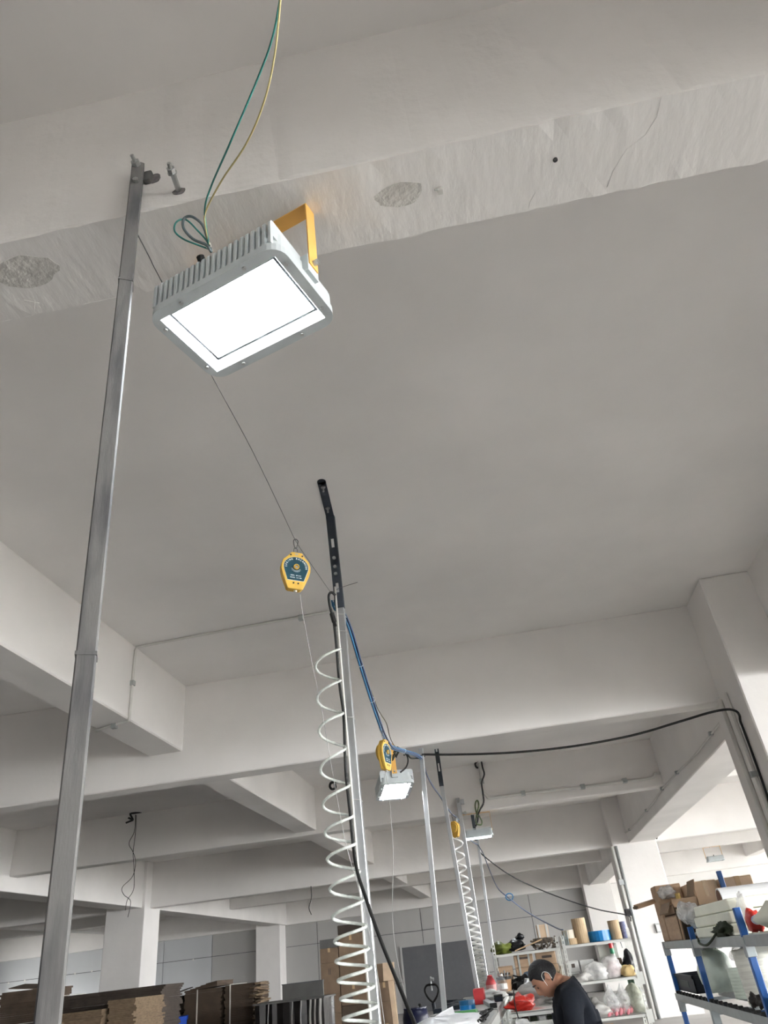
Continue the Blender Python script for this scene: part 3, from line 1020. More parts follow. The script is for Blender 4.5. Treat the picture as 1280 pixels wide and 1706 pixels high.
for k in range(7):
    p = Vector((-0.878, 7.100, 3.236)) + Vector((rnd.uniform(-.05, .07), rnd.uniform(-.05, .05), rnd.uniform(-.05, .03)))
    kn.tube(spl([p, p + Vector((rnd.uniform(-.04, .04), 0, rnd.uniform(-.05, .03))), p + Vector((rnd.uniform(-.05, .05), .02, rnd.uniform(-.06, .04)))], 4), .006, 5)
single('wire_tangle', kn, mat('dark_green_tape', (.04, .05, .035), .6), 'tangle of taped wire ends where hoses meet beside the yellow bracket', 'wire', smooth=True)
single('blue_cable', M().tube(spl([(-0.719, 7.760, 3.293), (-0.722, 7.900, 3.249), (-0.754, 8.600, 3.281), (-0.789, 9.600, 3.361), (-0.833, 11.100, 3.521), (-0.827, 12.000, 3.535), (-0.814, 13.000, 3.563), (-0.771, 13.500, 3.574), (-0.750, 14.200, 3.573), (-0.722, 15.600, 3.511), (-0.659, 16.600, 3.524), (-0.588, 16.860, 3.499)], 6), .011, 6), BLUEG, 'blue-grey cable sagging from post to post past the black slotted strip', 'cable', smooth=True)
single('blue_cable', M().tube(spl([(-0.588, 16.840, 3.497), (-0.499, 16.600, 3.272), (-0.398, 16.000, 2.857), (-0.293, 15.300, 2.530), (-0.117, 14.600, 2.309), (0.092, 13.600, 2.061), (0.307, 12.600, 1.856), (0.510, 11.800, 1.695), (0.563, 11.600, 1.670)], 8), .010, 6), BLUEG, 'blue cable swooping from the last thin post down to the white shelf top', 'cable', smooth=True)
rg = Vector((-0.103, 14.600, 2.326))
single('cable_ring', M().tube([rg + Vector((.065 * math.cos(g), .02, .055 * math.sin(g))) for g in [i * math.pi / 8 for i in range(16)]], .010, 6, True), BLUEH, 'small coil of blue hose tied midway on the swooping blue cable', 'hose', smooth=True)
single('black_cable', M().tube(spl([(-0.594, 16.900, 3.481), (-0.536, 17.000, 3.319), (-0.030, 17.400, 2.898), (0.559, 17.900, 2.587), (1.176, 18.400, 2.324), (1.813, 18.800, 2.095), (2.416, 19.100, 1.935), (2.465, 19.130, 1.812)], 6), .014, 6), BLACKRUB, 'black cable running from the last thin post to the box on the tall white pillar', 'cable', smooth=True)
single('black_cable', M().tube(spl([(-0.708, 7.700, 3.321), (-0.349, 7.680, 3.265), (0.205, 7.620, 3.191), (0.806, 7.550, 3.148), (1.393, 7.450, 3.145), (1.850, 7.330, 3.181), (2.113, 7.200, 3.193), (2.259, 7.120, 3.182), (2.311, 7.050, 3.142), (2.365, 7.146, 3.121), (2.370, 7.194, 3.072), (2.372, 7.198, 2.999), (2.372, 7.203, 2.688), (2.372, 7.228, 2.390), (2.372, 7.275, 2.088), (2.372, 7.423, 1.594)], 6), .0115, 8), BLACKRUB, 'long black cable swung under the deep beam and clipped down the near white pillar', 'cable', smooth=True)

# ------------------------------------------------------------------ conduits
def pipe(pts, r, label, n=8, m=WHITEC, clips=(), cat='conduit'):
    t = thing('conduit', label, cat, pts[0])
    ob('pipe', M().tube(pts, r, n), m, t, smooth=True)
    for i, (c, ax) in enumerate(clips):
        c = Vector(c)
        mm = M()
        d = Vector((r * 1.9, r * 1.9, r * 1.9))
        mm.box(c - Vector((.008 if ax != 'x' else r * 1.6, .008 if ax != 'y' else r * 1.6, .008 if ax != 'z' else r * 1.6)) - d * .6, c + Vector((.008, .008, .008)) + d * .6)
        ob('saddle', mm, ZINCDULL, t)
    return t


pipe(spl([(-1.22, 6.23, 4.436), (-1.6, 6.245, 4.436), (-2.4, 6.27, 4.436), (-3.2, 6.305, 4.436), (-3.31, 6.31, 4.425), (-3.325, 6.312, 4.35), (-3.324, 6.31, 4.1), (-3.324, 6.312, 3.8), (-3.324, 6.316, 3.72), (-3.335, 6.32, 3.70), (-3.38, 6.34, 3.696), (-3.74, 6.46, 3.696)], 4), .0135,
     'thin white conduit crossing the ceiling and wrapping round the lit lengthwise beam', clips=(((-1.585, 6.244, 4.438), 'z'), ((-3.326, 6.31, 4.06), 'x'), ((-3.51, 6.385, 3.70), 'z')))
y = 13.60
pipe(spl([(-0.211, 13.600, 4.488), (-0.227, 13.600, 4.151), (-0.227, 13.600, 3.964), (-0.188, 13.600, 3.877), (-0.099, 13.600, 3.834), (0.459, 13.600, 3.831), (1.503, 13.600, 3.802), (2.235, 13.600, 3.794), (2.691, 13.600, 3.792), (2.78, 13.6, 3.86), (2.85, 13.55, 3.84)], 5), .026,
     'pipe running along the face of the cross beam to a corner bend', clips=(((0.459, 13.600, 3.831), 'y'), ((1.503, 13.600, 3.802), 'y'), ((2.237, 13.600, 3.804), 'y'), ((-0.230, 13.600, 4.130), 'y')))
pipe(spl([(2.850, 9.274, 3.586), (2.850, 9.857, 3.576), (2.850, 10.971, 3.558), (2.850, 12.289, 3.591), (2.850, 13.714, 3.612), (2.850, 14.748, 3.579), (2.850, 15.700, 3.572), (2.850, 18.371, 3.582), (2.850, 19.315, 3.629)], 4), .014,
     'thin conduit following the side of the deep lengthwise beam', clips=(((2.855, 9.875, 3.580), 'x'), ((2.855, 12.311, 3.595), 'x'), ((2.855, 15.728, 3.576), 'x'), ((2.855, 18.403, 3.585), 'x'), ((2.855, 13.738, 3.615), 'x')))
a, b = Vector((2.368, 7.634, 3.340)), Vector((2.368, 7.476, 2.455))
pipe([(2.372, 7.55, 3.39), (2.372, 7.55, 0)], .022, 'grey pipe down the rear edge of the near white pillar')
pipe([(2.374, 7.33, 3.39), (2.374, 7.33, 0)], .016, 'slimmer pipe down the middle of the near white pillar', clips=(((2.374, 7.33, 2.62), 'x'),))
pipe([(2.46, 19.17, 3.36), (2.46, 19.17, .0)], .04, 'pair-forming thick pipe at the corner of the tall white pillar', clips=(((2.46, 19.16, 2.6), 'y'),))
pipe([(2.55, 19.165, 3.36), (2.55, 19.165, .0)], .03, 'second pipe beside the corner pipe of the tall white pillar', m=ZINCDULL)
t = thing('junction_box', 'small black switch box on the pipes of the tall white pillar', 'box', (2.445, 19.100, 1.991))
c = Vector((2.443, 19.080, 1.990))
ob('body', M().box(c - Vector((.07, .04, .07)), c + Vector((.07, .04, .07))), BLACKPAINT, t, bevel=.01)
ob('cover', M().box(c - Vector((.055, .05, .055)), c + Vector((.055, -.04, .055))), BLACKRUB, t)
t = thing('wall_box', 'small grey socket box on the side of the tall white pillar', 'box', (3.011, 19.150, 1.625))
c = Vector((3.012, 19.160, 1.625))
ob('body', M().box(c - Vector((.05, .03, .09)), c + Vector((.05, .03, .09))), ZINCDULL, t, bevel=.006)
ob('cover', M().box(c - Vector((.035, .036, .06)), c + Vector((.035, -.03, .06))), WHITEP, t)


# ------------------------------------------------------------------ loose wires hanging out of the slab
def drop(name, label, pts_list, c, r=.010, plate=.12):
    t = thing(name, label, 'wire', c)
    c = Vector(c)
    ob('ceiling_hole', M().cyl((c.x, c.y, ZC - .006), (c.x, c.y, ZC), plate, n=10), DARKHOLE, t)
    for p in pts_list:
        ob('wire', M().tube(spl(p, 6), r, 5), BLACKRUB, t, smooth=True)
    return t


W_ = mat('dark_cable', (.05, .05, .045), .6)
drop('loose_wires', 'loose dark wires dangling from a ceiling hole before the two-toned pillar',
     [[(-6.750, 13.400, 4.382), (-6.747, 13.400, 4.088), (-6.834, 13.400, 3.893), (-6.737, 13.400, 3.729), (-6.674, 13.400, 3.552), (-6.711, 13.400, 3.330), (-6.889, 13.400, 3.177), (-6.854, 13.400, 3.058), (-6.719, 13.400, 2.948), (-6.717, 13.400, 2.807), (-6.739, 13.400, 2.689)],
      [(-6.727, 13.380, 4.365), (-6.713, 13.380, 4.081), (-6.727, 13.380, 3.726), (-6.696, 13.380, 3.523), (-6.659, 13.380, 3.130), (-6.766, 13.380, 2.952), (-6.784, 13.380, 2.795)]], (-6.858, 13.610, 4.450), .0055)
t = drop('wire_hole', 'dark wire hole with a stub in the dim ceiling at the picture edge', [[(-9.527, 13.450, 4.412), (-9.426, 13.400, 4.383), (-9.391, 13.400, 4.389)]], (-9.591, 13.592, 4.450), .02)
st = M()
for dx in (-.06, .02, .08):
    st.tube([(-6.790, 13.400, 4.292)] + [tuple(Vector((-6.840, 13.400, 4.319)) + Vector((dx * .5 - .06, 0, dx)))], .018, 5)
single('wire_stub', st, BLACKRUB, 'short taped wire stubs beside the dangling dark wires', 'wire')
t = thing('ceiling_hook', 'small black hook hanging from the ceiling behind the clear coil hose', 'hook', (-2.905, 13.300, 4.426))
ob('hook', M().tube(spl([(-2.838, 13.300, 4.427), (-2.894, 13.300, 4.424), (-2.951, 13.300, 4.411), (-2.966, 13.300, 4.350), (-2.924, 13.300, 4.303), (-2.867, 13.300, 4.326), (-2.874, 13.300, 4.390)], 5), .022, 6), BLACKRUB, t, smooth=True)
ob('stem', M().cyl((-2.894, 13.300, 4.424), (-2.93, 13.3, ZC), .008, n=5), BLACKRUB, t)
single('loose_wire', M().tube(spl([(-4.994, 19.540, 3.441), (-4.969, 19.450, 3.152), (-5.040, 19.450, 2.936), (-4.987, 19.450, 2.775)], 6), .012, 5), W_, 'short grey wire hanging off the far deep beam behind the coil hose', 'wire', smooth=True)
t = thing('junction_wires', 'black wire ends and a cable hanging from the ceiling to the edge-on floodlight', 'wire', (-0.195, 13.500, 4.485))
ob('tape_end', M().tube([(-0.252, 13.450, 4.460), (-0.193, 13.450, 4.484), (-0.116, 13.450, 4.484)], .02, 5), BLACKRUB, t)
ob('tape_end', M().tube(spl([(-0.229, 13.500, 4.479), (-0.292, 13.500, 4.434), (-0.282, 13.500, 4.369), (-0.251, 13.500, 4.354)], 4), .018, 5), BLACKRUB, t)
ob('wire', M().tube(spl([(-0.174, 13.500, 4.482), (-0.174, 13.500, 4.354), (-0.164, 13.500, 4.227), (-0.232, 13.500, 4.090), (-0.243, 13.500, 3.907), (-0.259, 13.500, 3.757), (-0.342, 13.500, 3.648), (-0.390, 13.600, 3.590), (-0.422, 13.700, 3.500), (-0.465, 13.650, 3.419)], 6), .015, 6), BLACKRUB, t, smooth=True)
ob('loop', M().tube(spl([(-0.409, 13.600, 3.543), (-0.421, 13.580, 3.711), (-0.396, 13.580, 3.799), (-0.360, 13.580, 3.815), (-0.353, 13.580, 3.733), (-0.407, 13.600, 3.612), (-0.452, 13.650, 3.496), (-0.439, 13.650, 3.445), (-0.369, 13.680, 3.431), (-0.348, 13.680, 3.487), (-0.382, 13.650, 3.587)], 6), .013, 6), mat('olive_cable', (.06, .09, .03), .5), t, smooth=True)
t = thing('bright_bay_bolt', 'thin dark rod stub on the beam end beside the tall white pillar', 'rod', (3.428, 19.100, 3.476))
ob('rod', M().cyl((3.355, 19.100, 3.511), (3.507, 19.100, 3.413), .018, n=6), BLACKRUB, t)
ob('tip', M().cyl((3.507, 19.100, 3.413), (3.525, 19.100, 3.402), .024, n=6), BLACKRUB, t)

# ------------------------------------------------------------------ more materials
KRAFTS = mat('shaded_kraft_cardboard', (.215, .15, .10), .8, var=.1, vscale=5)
KRAFT = mat('kraft_cardboard', (.52, .37, .25), .8, var=.1, vscale=5, stretch=(1, 1, 6))
KRAFTL = mat('light_kraft_cardboard', (.70, .53, .37), .8, var=.08, vscale=5)
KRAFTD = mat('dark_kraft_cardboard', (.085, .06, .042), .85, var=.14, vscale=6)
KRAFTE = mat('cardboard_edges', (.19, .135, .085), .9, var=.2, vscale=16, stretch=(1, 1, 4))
DARKCARD = mat('dark_brown_board', (.05, .038, .03), .8, var=.15, vscale=8)  # dark brown cardboard, its own deep tone with random variation
BLACKFILM = mat('black_stretch_film', (.022, .02, .02), .25, var=.2, vscale=9)
GREYBOARD = mat('grey_board', (.13, .13, .125), .6, var=.08)
TWINE = mat('white_strap', (.55, .53, .48), .6)
TAPE = mat('packing_tape', (.56, .40, .24), .25)
BLUEP = mat('blue_rack_paint', (.025, .11, .36), .4, var=.06)
RACKGREY = mat('galvanised_rack_beam', (.42, .46, .47), .4, .35, var=.08, vscale=8)
WHITEST = mat('white_angle_steel', (.66, .67, .64), .45, var=.05, vscale=10)
REDP = mat('red_box_print', (.42, .025, .03), .5)
REDB = mat('red_plastic_bag', (.55, .03, .02), .35, var=.1)
PINK = mat('pink_plastic', (.62, .22, .26), .4, var=.1)
BLACKBAG = mat('black_plastic_bag', (.015, .016, .02), .3, bump=.6, bscale=14)
GREENBAG = mat('olive_green_bag', (.16, .20, .035), .5, var=.15)
WHITEBAG = mat('white_plastic_bag', (.78, .79, .82), .35, var=.04, bump=.5, bscale=12)
GREYBAG = mat('grey_film_bag', (.46, .45, .43), .3, var=.12, bump=.6, bscale=14)
TUBEK = mat('paper_tube', (.46, .34, .21), .7, var=.06)
BLUET = mat('blue_tape', (.01, .19, .50), .3)
FOAM = mat('cream_foam', (.88, .88, .76), .7, var=.04, vscale=4)
FOAMW = mat('milky_foam_roll', (.88, .87, .78), .55, var=.08, vscale=18, stretch=(.3, .3, 4), bump=.3, bscale=20)
FOAMG = mat('pale_green_foam', (.78, .86, .74), .6, var=.07, vscale=10, bump=.3, bscale=16)
YBLOCK = mat('yellow_sponge', (.62, .46, .22), .8, var=.08)
DKGREEN = mat('dark_green_net', (.03, .042, .02), .8, var=.25, vscale=20)
DKBROWN = mat('dark_brown_clump', (.03, .022, .018), .7, var=.2, vscale=12)
BINBLUE = mat('dark_blue_plastic', (.004, .006, .034), .4, var=.1)
CRATEBLUE = mat('bright_blue_plastic', (.01, .06, .38), .4)
GREENP = mat('bright_green_plastic', (.14, .46, .16), .4)
BENCHM = mat('bench_top_grey', (.33, .33, .32), .5, var=.1)
BOXW = mat('white_carton', (.68, .69, .68), .6, var=.04)
PRINT = mat('dark_print', (.10, .08, .07), .8)


def flats(label, x0, x1, y0, y1, z0, z1, mt=KRAFTE, edge=None, n=26, jit=.02, straps=(), seed=1, group='stacks of flattened cartons', tilt=0.0):
    """stack of flattened cartons: loose-edged layers, tied with white strap"""
    r = random.Random(seed)
    t = thing('cardboard_stack', label, 'cardboard', ((x0 + x1) / 2, (y0 + y1) / 2, z0), group)
    m = M()
    h = (z1 - z0) / n
    for i in range(n):
        z = z0 + i * h
        a, b, c, d = [r.uniform(-jit, jit) for _ in range(4)]
        m.obox(((x0 + x1) / 2 + a, (y0 + y1) / 2 + b, z + h / 2), (x1 - x0 + c, y1 - y0 + d, h * .97), (0, tilt * i / n, r.uniform(-.012, .012)))
    tag(ob('sheet_layers', m, mt, t), kind='stuff')
    for sx in straps:
        x = x0 + (x1 - x0) * sx
        s = M()
        s.box((x - .012, y0 - jit * 1.6, z0), (x + .012, y0 - jit * 1.6 + .006, z1 + .012)).box((x - .012, y0 - jit * 1.6, z1 + .010), (x + .012, y1, z1 + .016))
        ob('strap', s, TWINE, t)
    return t


# left hand stacks
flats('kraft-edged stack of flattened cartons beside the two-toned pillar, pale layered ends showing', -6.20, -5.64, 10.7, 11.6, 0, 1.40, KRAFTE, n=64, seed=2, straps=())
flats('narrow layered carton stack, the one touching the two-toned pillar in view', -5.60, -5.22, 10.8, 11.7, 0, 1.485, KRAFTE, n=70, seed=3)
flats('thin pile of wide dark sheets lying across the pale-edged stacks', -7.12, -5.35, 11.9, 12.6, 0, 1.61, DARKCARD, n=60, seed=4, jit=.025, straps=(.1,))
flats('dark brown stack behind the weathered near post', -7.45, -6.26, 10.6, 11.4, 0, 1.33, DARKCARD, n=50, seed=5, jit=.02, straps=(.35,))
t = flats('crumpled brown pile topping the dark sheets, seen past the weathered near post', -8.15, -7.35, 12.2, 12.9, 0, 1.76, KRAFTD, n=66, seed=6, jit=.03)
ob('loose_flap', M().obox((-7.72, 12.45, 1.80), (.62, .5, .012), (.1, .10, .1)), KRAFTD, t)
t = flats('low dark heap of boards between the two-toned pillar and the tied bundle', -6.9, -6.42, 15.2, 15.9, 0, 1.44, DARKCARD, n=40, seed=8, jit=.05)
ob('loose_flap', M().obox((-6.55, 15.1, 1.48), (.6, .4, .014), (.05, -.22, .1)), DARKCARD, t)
t = thing('plastic_crate', 'bright blue plastic crate among the cardboard at the two-toned pillar', 'crate', (-5.5, 12.0, 0))
cb = (-6.003, 13.500, 1.147)
m = M().box((cb[0] - .22, 13.4, .7), (cb[0] + .22, 13.9, .72))
for a, b in (((-.22, 13.4), (.22, 13.42)), ((-.22, 13.88), (.22, 13.9)), ((-.22, 13.42), (-.20, 13.88)), ((.20, 13.42), (.22, 13.88))):
    m.box((cb[0] + a[0], a[1], .72), (cb[0] + b[0], b[1], cb[2]))
ob('body', m, CRATEBLUE, t)
ob('rim', M().box((cb[0] - .235, 13.385, cb[2] - .05), (cb[0] + .235, 13.4, cb[2] + .01)).box((cb[0] - .235, 13.9, cb[2] - .05), (cb[0] + .235, 13.915, cb[2] + .01)), CRATEBLUE, t)
t['label'] = 'bright blue plastic crate standing on boards near the two-toned pillar'
flats('low board pile carrying the blue crate', cb[0] - .4, cb[0] + .4, 13.25, 14.05, 0, .69, DARKCARD, n=26, seed=9)

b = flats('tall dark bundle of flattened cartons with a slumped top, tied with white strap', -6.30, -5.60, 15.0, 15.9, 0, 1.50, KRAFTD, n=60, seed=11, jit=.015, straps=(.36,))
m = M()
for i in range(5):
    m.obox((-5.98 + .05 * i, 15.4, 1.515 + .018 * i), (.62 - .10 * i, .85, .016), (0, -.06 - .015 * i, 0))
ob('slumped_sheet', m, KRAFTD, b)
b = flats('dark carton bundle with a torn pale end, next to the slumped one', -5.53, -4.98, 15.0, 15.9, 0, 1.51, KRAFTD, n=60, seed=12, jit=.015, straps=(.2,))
m = M()
r_ = random.Random(3)
for i in range(26):
    z = .9 + i * .024
    m.obox((-4.93 + r_.uniform(-.03, .05), 15.2, z), (.10, .5, .018), (r_.uniform(-.1, .1), r_.uniform(-.15, .15), r_.uniform(-.3, .3)))
tag(ob('torn_end', m, KRAFTE, b), kind='stuff')

t = thing('wrapped_stack', 'stack wrapped in shiny black film with pale folds, before the pale far pillar', 'wrapped goods', (-4.03, 14.3, 0), 'stacks of flattened cartons')
m = M()
cx0, cx1 = -4.64, -3.44
rings = []
for z in (0, .4, .8, 1.0, 1.10, 1.17):
    ring = []
    for k in range(48):
        s = k / 48 * 4
        e, f_ = int(s), s - int(s)
        cs = [(cx0, 14.0), (cx1, 14.0), (cx1, 14.8), (cx0, 14.8)]
        a, b_ = Vector(cs[e]), Vector(cs[(e + 1) % 4])
        q = a.lerp(b_, f_)
        ring.append(Vector((q.x + .018 * math.sin(k * 2.3 + z), q.y + .022 * math.sin(k * 3.7), z)))
    rings.append(ring)
m.loops(rings)
ob('film_wrap', m, BLACKFILM, t)
ob('top_sheet', M().box((cx0 - .02, 13.97, 1.17), (cx1 + .02, 14.83, 1.195)), GREYBOARD, t)
m = M()
for x, w in ((-4.38, .018), (-3.97, .016), (-3.82, .03), (-3.66, .05), (-3.58, .04), (-3.49, .06)):
    m.tube(spl([(x, 13.955, 0), (x + .01, 13.95, .5), (x - .012, 13.955, .9), (x + .006, 13.96, 1.17)], 4), w / 2, 5)
tag(ob('film_fold', m, mat('crinkled_clear_film', (.34, .33, .31), .25), t), kind='stuff')
t = thing('grey_board', 'plain grey sheet standing behind the black wrapped stack', 'board', (-3.9, 15.9, 0))
ob('sheet', M().box((-4.74, 16.0, 0), (-3.93, 16.06, 1.41)), GREYBOARD, t)
ob('edge', M().box((-4.75, 15.99, 1.41), (-3.92, 16.07, 1.425)), PANELDK, t)


def carton(label, x0, x1, y0, y1, z0, z1, mt=KRAFT, seam=True, group=None, prints=(), name='carton', floor_=None):
    t = thing(name, label, 'box', ((x0 + x1) / 2, (y0 + y1) / 2, z0), group)
    ob('body', M().box((x0, y0, z0), (x1, y1, z1 - .006)), mt, t, bevel=.006)
    ym = (y0 + y1) / 2
    ob('flap', M().box((x0 + .004, y0 + .004, z1 - .006), (x1 - .004, ym - .003, z1)), mt, t)
    ob('flap', M().box((x0 + .004, ym + .003, z1 - .006), (x1 - .004, y1 - .004, z1)), mt, t)
    if seam:
        w = min(.03, (x1 - x0) * .09)
        xm = (x0 + x1) / 2
        ob('tape', M().box((xm - w, y0 - .002, z1 - (z1 - z0) * .28), (xm + w, y0, z1)).box((xm - w, y0 - .002, z1), (xm + w, y1, z1 + .002)), TAPE, t)
    for (a, b_, c, d) in prints:
        ob('print', M().box((x0 + (x1 - x0) * a, y0 - .0015, z0 + (z1 - z0) * b_), (x0 + (x1 - x0) * c, y0, z0 + (z1 - z0) * d)), PRINT, t)
    return t


# carton wall behind the coil hose: columns stacked from the floor
CG = 'cartons stacked against the panel wall'


def column_of(xa, xb, tops, y, labels, mats, prints=None):
    z = 0
    for i, zt in enumerate(tops):
        carton(labels[i], xa, xb, y, y + .5, z + .001, zt - .002, mats[i], seam=i % 2 == 0, group=CG, prints=(prints or {}).get(i, ()))
        z = zt


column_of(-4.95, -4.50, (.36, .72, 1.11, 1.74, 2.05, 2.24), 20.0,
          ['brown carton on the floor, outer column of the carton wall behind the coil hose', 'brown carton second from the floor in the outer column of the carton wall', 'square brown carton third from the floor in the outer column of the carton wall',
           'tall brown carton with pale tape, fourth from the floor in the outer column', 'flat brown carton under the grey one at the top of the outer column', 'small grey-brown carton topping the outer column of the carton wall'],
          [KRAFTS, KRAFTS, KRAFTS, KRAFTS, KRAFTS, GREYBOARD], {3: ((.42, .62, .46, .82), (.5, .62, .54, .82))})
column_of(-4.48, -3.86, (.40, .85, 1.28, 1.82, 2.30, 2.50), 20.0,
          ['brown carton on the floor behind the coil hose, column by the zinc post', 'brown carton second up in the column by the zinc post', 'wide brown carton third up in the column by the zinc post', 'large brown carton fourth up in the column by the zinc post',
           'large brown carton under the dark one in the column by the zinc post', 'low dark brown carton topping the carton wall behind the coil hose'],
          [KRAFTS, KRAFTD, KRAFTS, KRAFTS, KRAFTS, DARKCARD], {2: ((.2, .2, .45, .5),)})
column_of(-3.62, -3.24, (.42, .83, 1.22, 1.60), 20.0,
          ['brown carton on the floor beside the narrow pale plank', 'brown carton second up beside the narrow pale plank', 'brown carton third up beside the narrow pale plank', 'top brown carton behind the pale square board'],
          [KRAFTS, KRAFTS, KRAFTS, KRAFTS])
t = thing('pale_plank', 'narrow pale wooden plank with a square kraft board at its top, against the cartons', 'plank', (-3.2, 19.7, 0))
ob('plank', M().bar((-3.20, 19.6, 1.28), (-3.13, 19.5, 0), .12, .03), KRAFTL, t, bevel=.004)
ob('square_board', M().obox((-3.215, 19.56, 1.42), (.27, .05, .36), (0, .03, 0)), KRAFTL, t, bevel=.006)

# ------------------------------------------------------------------ pallet jack and blue barrel beyond the bench
t = thing('pallet_jack', 'dark pallet jack standing upright in front of the dark doorway, handle loop up', 'pallet jack', (-1.5, 13.2, 0))
L0 = Vector((-1.50, 13.0, 1.09))
lp = [L0 + Vector(v) for v in ((0, 0, -.12), (-.07, 0, -.05), (-.105, 0, .04), (-.07, 0, .10), (0, 0, .105), (.07, 0, .10), (.105, 0, .04), (.07, 0, -.05))]
ob('handle_loop', M().tube(spl(lp + lp[:1], 4)[:-1], .016, 6, True), BLACKRUB, t, smooth=True)
ob('shaft', M().cyl((-1.50, 13.0, .97), (-1.47, 13.15, .42), .028, n=8), BLACKPAINT, t)
ob('control_lever', M().cyl((-1.50, 13.0, 1.12), (-1.50, 13.0, 1.30), .014, n=6).cyl((-1.50, 13.0, 1.27), (-1.45, 13.0, 1.26), .024, n=6), ZINCDULL, t)
ob('pump_body', M().obox((-1.47, 13.2, .32), (.20, .16, .28)), BLACKPAINT, t, bevel=.02)
ob('steer_wheel', M().cyl((-1.56, 13.2, .09), (-1.38, 13.2, .09), .09, n=14), BLACKRUB, t)
for sx in (-.19, .19):
    ob('fork', M().box((-1.47 + sx - .08, 13.28, .07), (-1.47 + sx + .08, 14.4, .13)), BLACKPAINT, t, bevel=.01)
    ob('load_wheel', M().cyl((-1.47 + sx - .04, 14.3, .045), (-1.47 + sx + .04, 14.3, .045), .04, n=10), BLACKRUB, t)
ob('yoke', M().box((-1.78, 13.24, .07), (-1.16, 13.32, .34)), BLACKPAINT, t, bevel=.01)
t = thing('barrel', 'dark blue plastic barrel in the shade beside the doorway', 'barrel', (-1.95, 14.3, 0))
ob('body', M().lathe([(.20, 0), (.22, .05), (.225, .40), (.22, .42), (.225, .45), (.22, .75), (.19, .86)], (-1.97, 14.35, 0), 18), BINBLUE, t, smooth=True)
ob('lid', M().lathe([(.195, .86), (.195, .88), (.03, .885)], (-1.97, 14.35, 0), 18), BINBLUE, t)
ob('bung', M().cyl((-1.87, 14.3, .88), (-1.87, 14.3, .93), .03, n=8), BLACKRUB, t)

# ------------------------------------------------------------------ grey workbench under the line of posts
BZ = 1.06
t = thing('workbench', 'long grey-topped workbench under the posts, cluttered with tools', 'bench', (-.6, 8.3, 0))
for ya, yb_ in ((5.2, 7.70), (7.85, 11.0)):
    la, lb_ = -1.02 + (ya - 5.2) * .0276, -1.02 + (yb_ - 5.2) * .0276
    ra_, rb_ = -.36 + (ya - 5.2) * .0103, -.36 + (yb_ - 5.2) * .0103
    ob('top', M().add([(la, ya, BZ - .03), (ra_, ya, BZ - .03), (rb_, yb_, BZ - .03), (lb_, yb_, BZ - .03), (la, ya, BZ), (ra_, ya, BZ), (rb_, yb_, BZ), (lb_, yb_, BZ)],
                      [(0, 3, 2, 1), (4, 5, 6, 7), (0, 1, 5, 4), (1, 2, 6, 5), (2, 3, 7, 6), (3, 0, 4, 7)]), BENCHM, t)
for y in (5.4, 8.0, 10.8):
    for x in (-.97 + (y - 5.2) * .026, -.40 + (y - 5.2) * .01):
        ob('leg', M().box((x - .02, y - .02, 0), (x + .02, y + .02, BZ - .03)), WHITEST, t)
ob('apron', M().bar((-.37, 5.2, BZ - .07), (-.31, 11.0, BZ - .07), .02, .08, (1, 0, 0)), WHITEST, t)


def bag(name, label, c, size, mt, seed, top=0.0, rough=.3, cat='bag', neck=None, group=None):
    t = thing(name, label, cat, (c[0], c[1], c[2] - size[2]), group)
    ob('film', M().blob(c, size, seed, rough, 20, 14, top), mt, t, smooth=True)
    if neck:
        n = M().blob((c[0] + neck[0], c[1], c[2] + size[2] * 1.02 + neck[1] * .4), (neck[2], neck[2], neck[1]), seed + 3, .5, 10, 6, 0, 0)
        ob('gathered_neck', n, mt, t, smooth=True)
    return t


bag('plastic_bag', 'large white plastic bag slumped on the bench end by the second zinc post', (-.62, 6.45, BZ + .018), (.21, .40, .045), WHITEBAG, 3, 0, .30)
t = thing('bag_flap', 'folded white plastic sheet sticking up from the large bench bag', 'bag', (-.7, 6.6, BZ + .1))
ob('sheet', M().add([(-.80, 6.4, BZ + .03), (-.62, 6.8, BZ + .03), (-.64, 6.85, BZ + .09), (-.70, 6.6, BZ + .075), (-.80, 6.41, BZ + .035), (-.62, 6.81, BZ + .035), (-.64, 6.86, BZ + .094), (-.70, 6.61, BZ + .08)],
                    [(0, 1, 2, 3), (7, 6, 5, 4), (0, 4, 5, 1), (1, 5, 6, 2), (2, 6, 7, 3), (3, 7, 4, 0)]), WHITEBAG, t)
ob('fold', M().tube([(-.80, 6.4, BZ + .035), (-.70, 6.6, BZ + .08), (-.64, 6.85, BZ + .094)], .004, 5), WHITEBAG, t)
t = thing('green_tray', 'bright green plastic tray lying behind the white bag on the bench', 'tray', (-.55, 7.5, BZ))
c = (-0.624, 7.618, 1.080)
ob('base', M().box((c[0] - .11, c[1] - .15, BZ), (c[0] + .11, c[1] + .15, BZ + .01)), GREENP, t)
ob('rim', M().box((c[0] - .12, c[1] - .16, BZ), (c[0] - .11, c[1] + .16, BZ + .018)).box((c[0] + .11, c[1] - .16, BZ), (c[0] + .12, c[1] + .16, BZ + .018)).box((c[0] - .12, c[1] - .16, BZ), (c[0] + .12, c[1] - .15, BZ + .03)).box((c[0] - .12, c[1] + .15, BZ), (c[0] + .12, c[1] + .16, BZ + .018)), GREENP, t)
t['label'] = 'bright green plastic tray behind the white bag on the workbench'
t = thing('tape_roll', 'stacked blue tape rolls on the workbench in front of the red box', 'tape', (-.62, 8.2, BZ))
c = (-.63, 8.25)
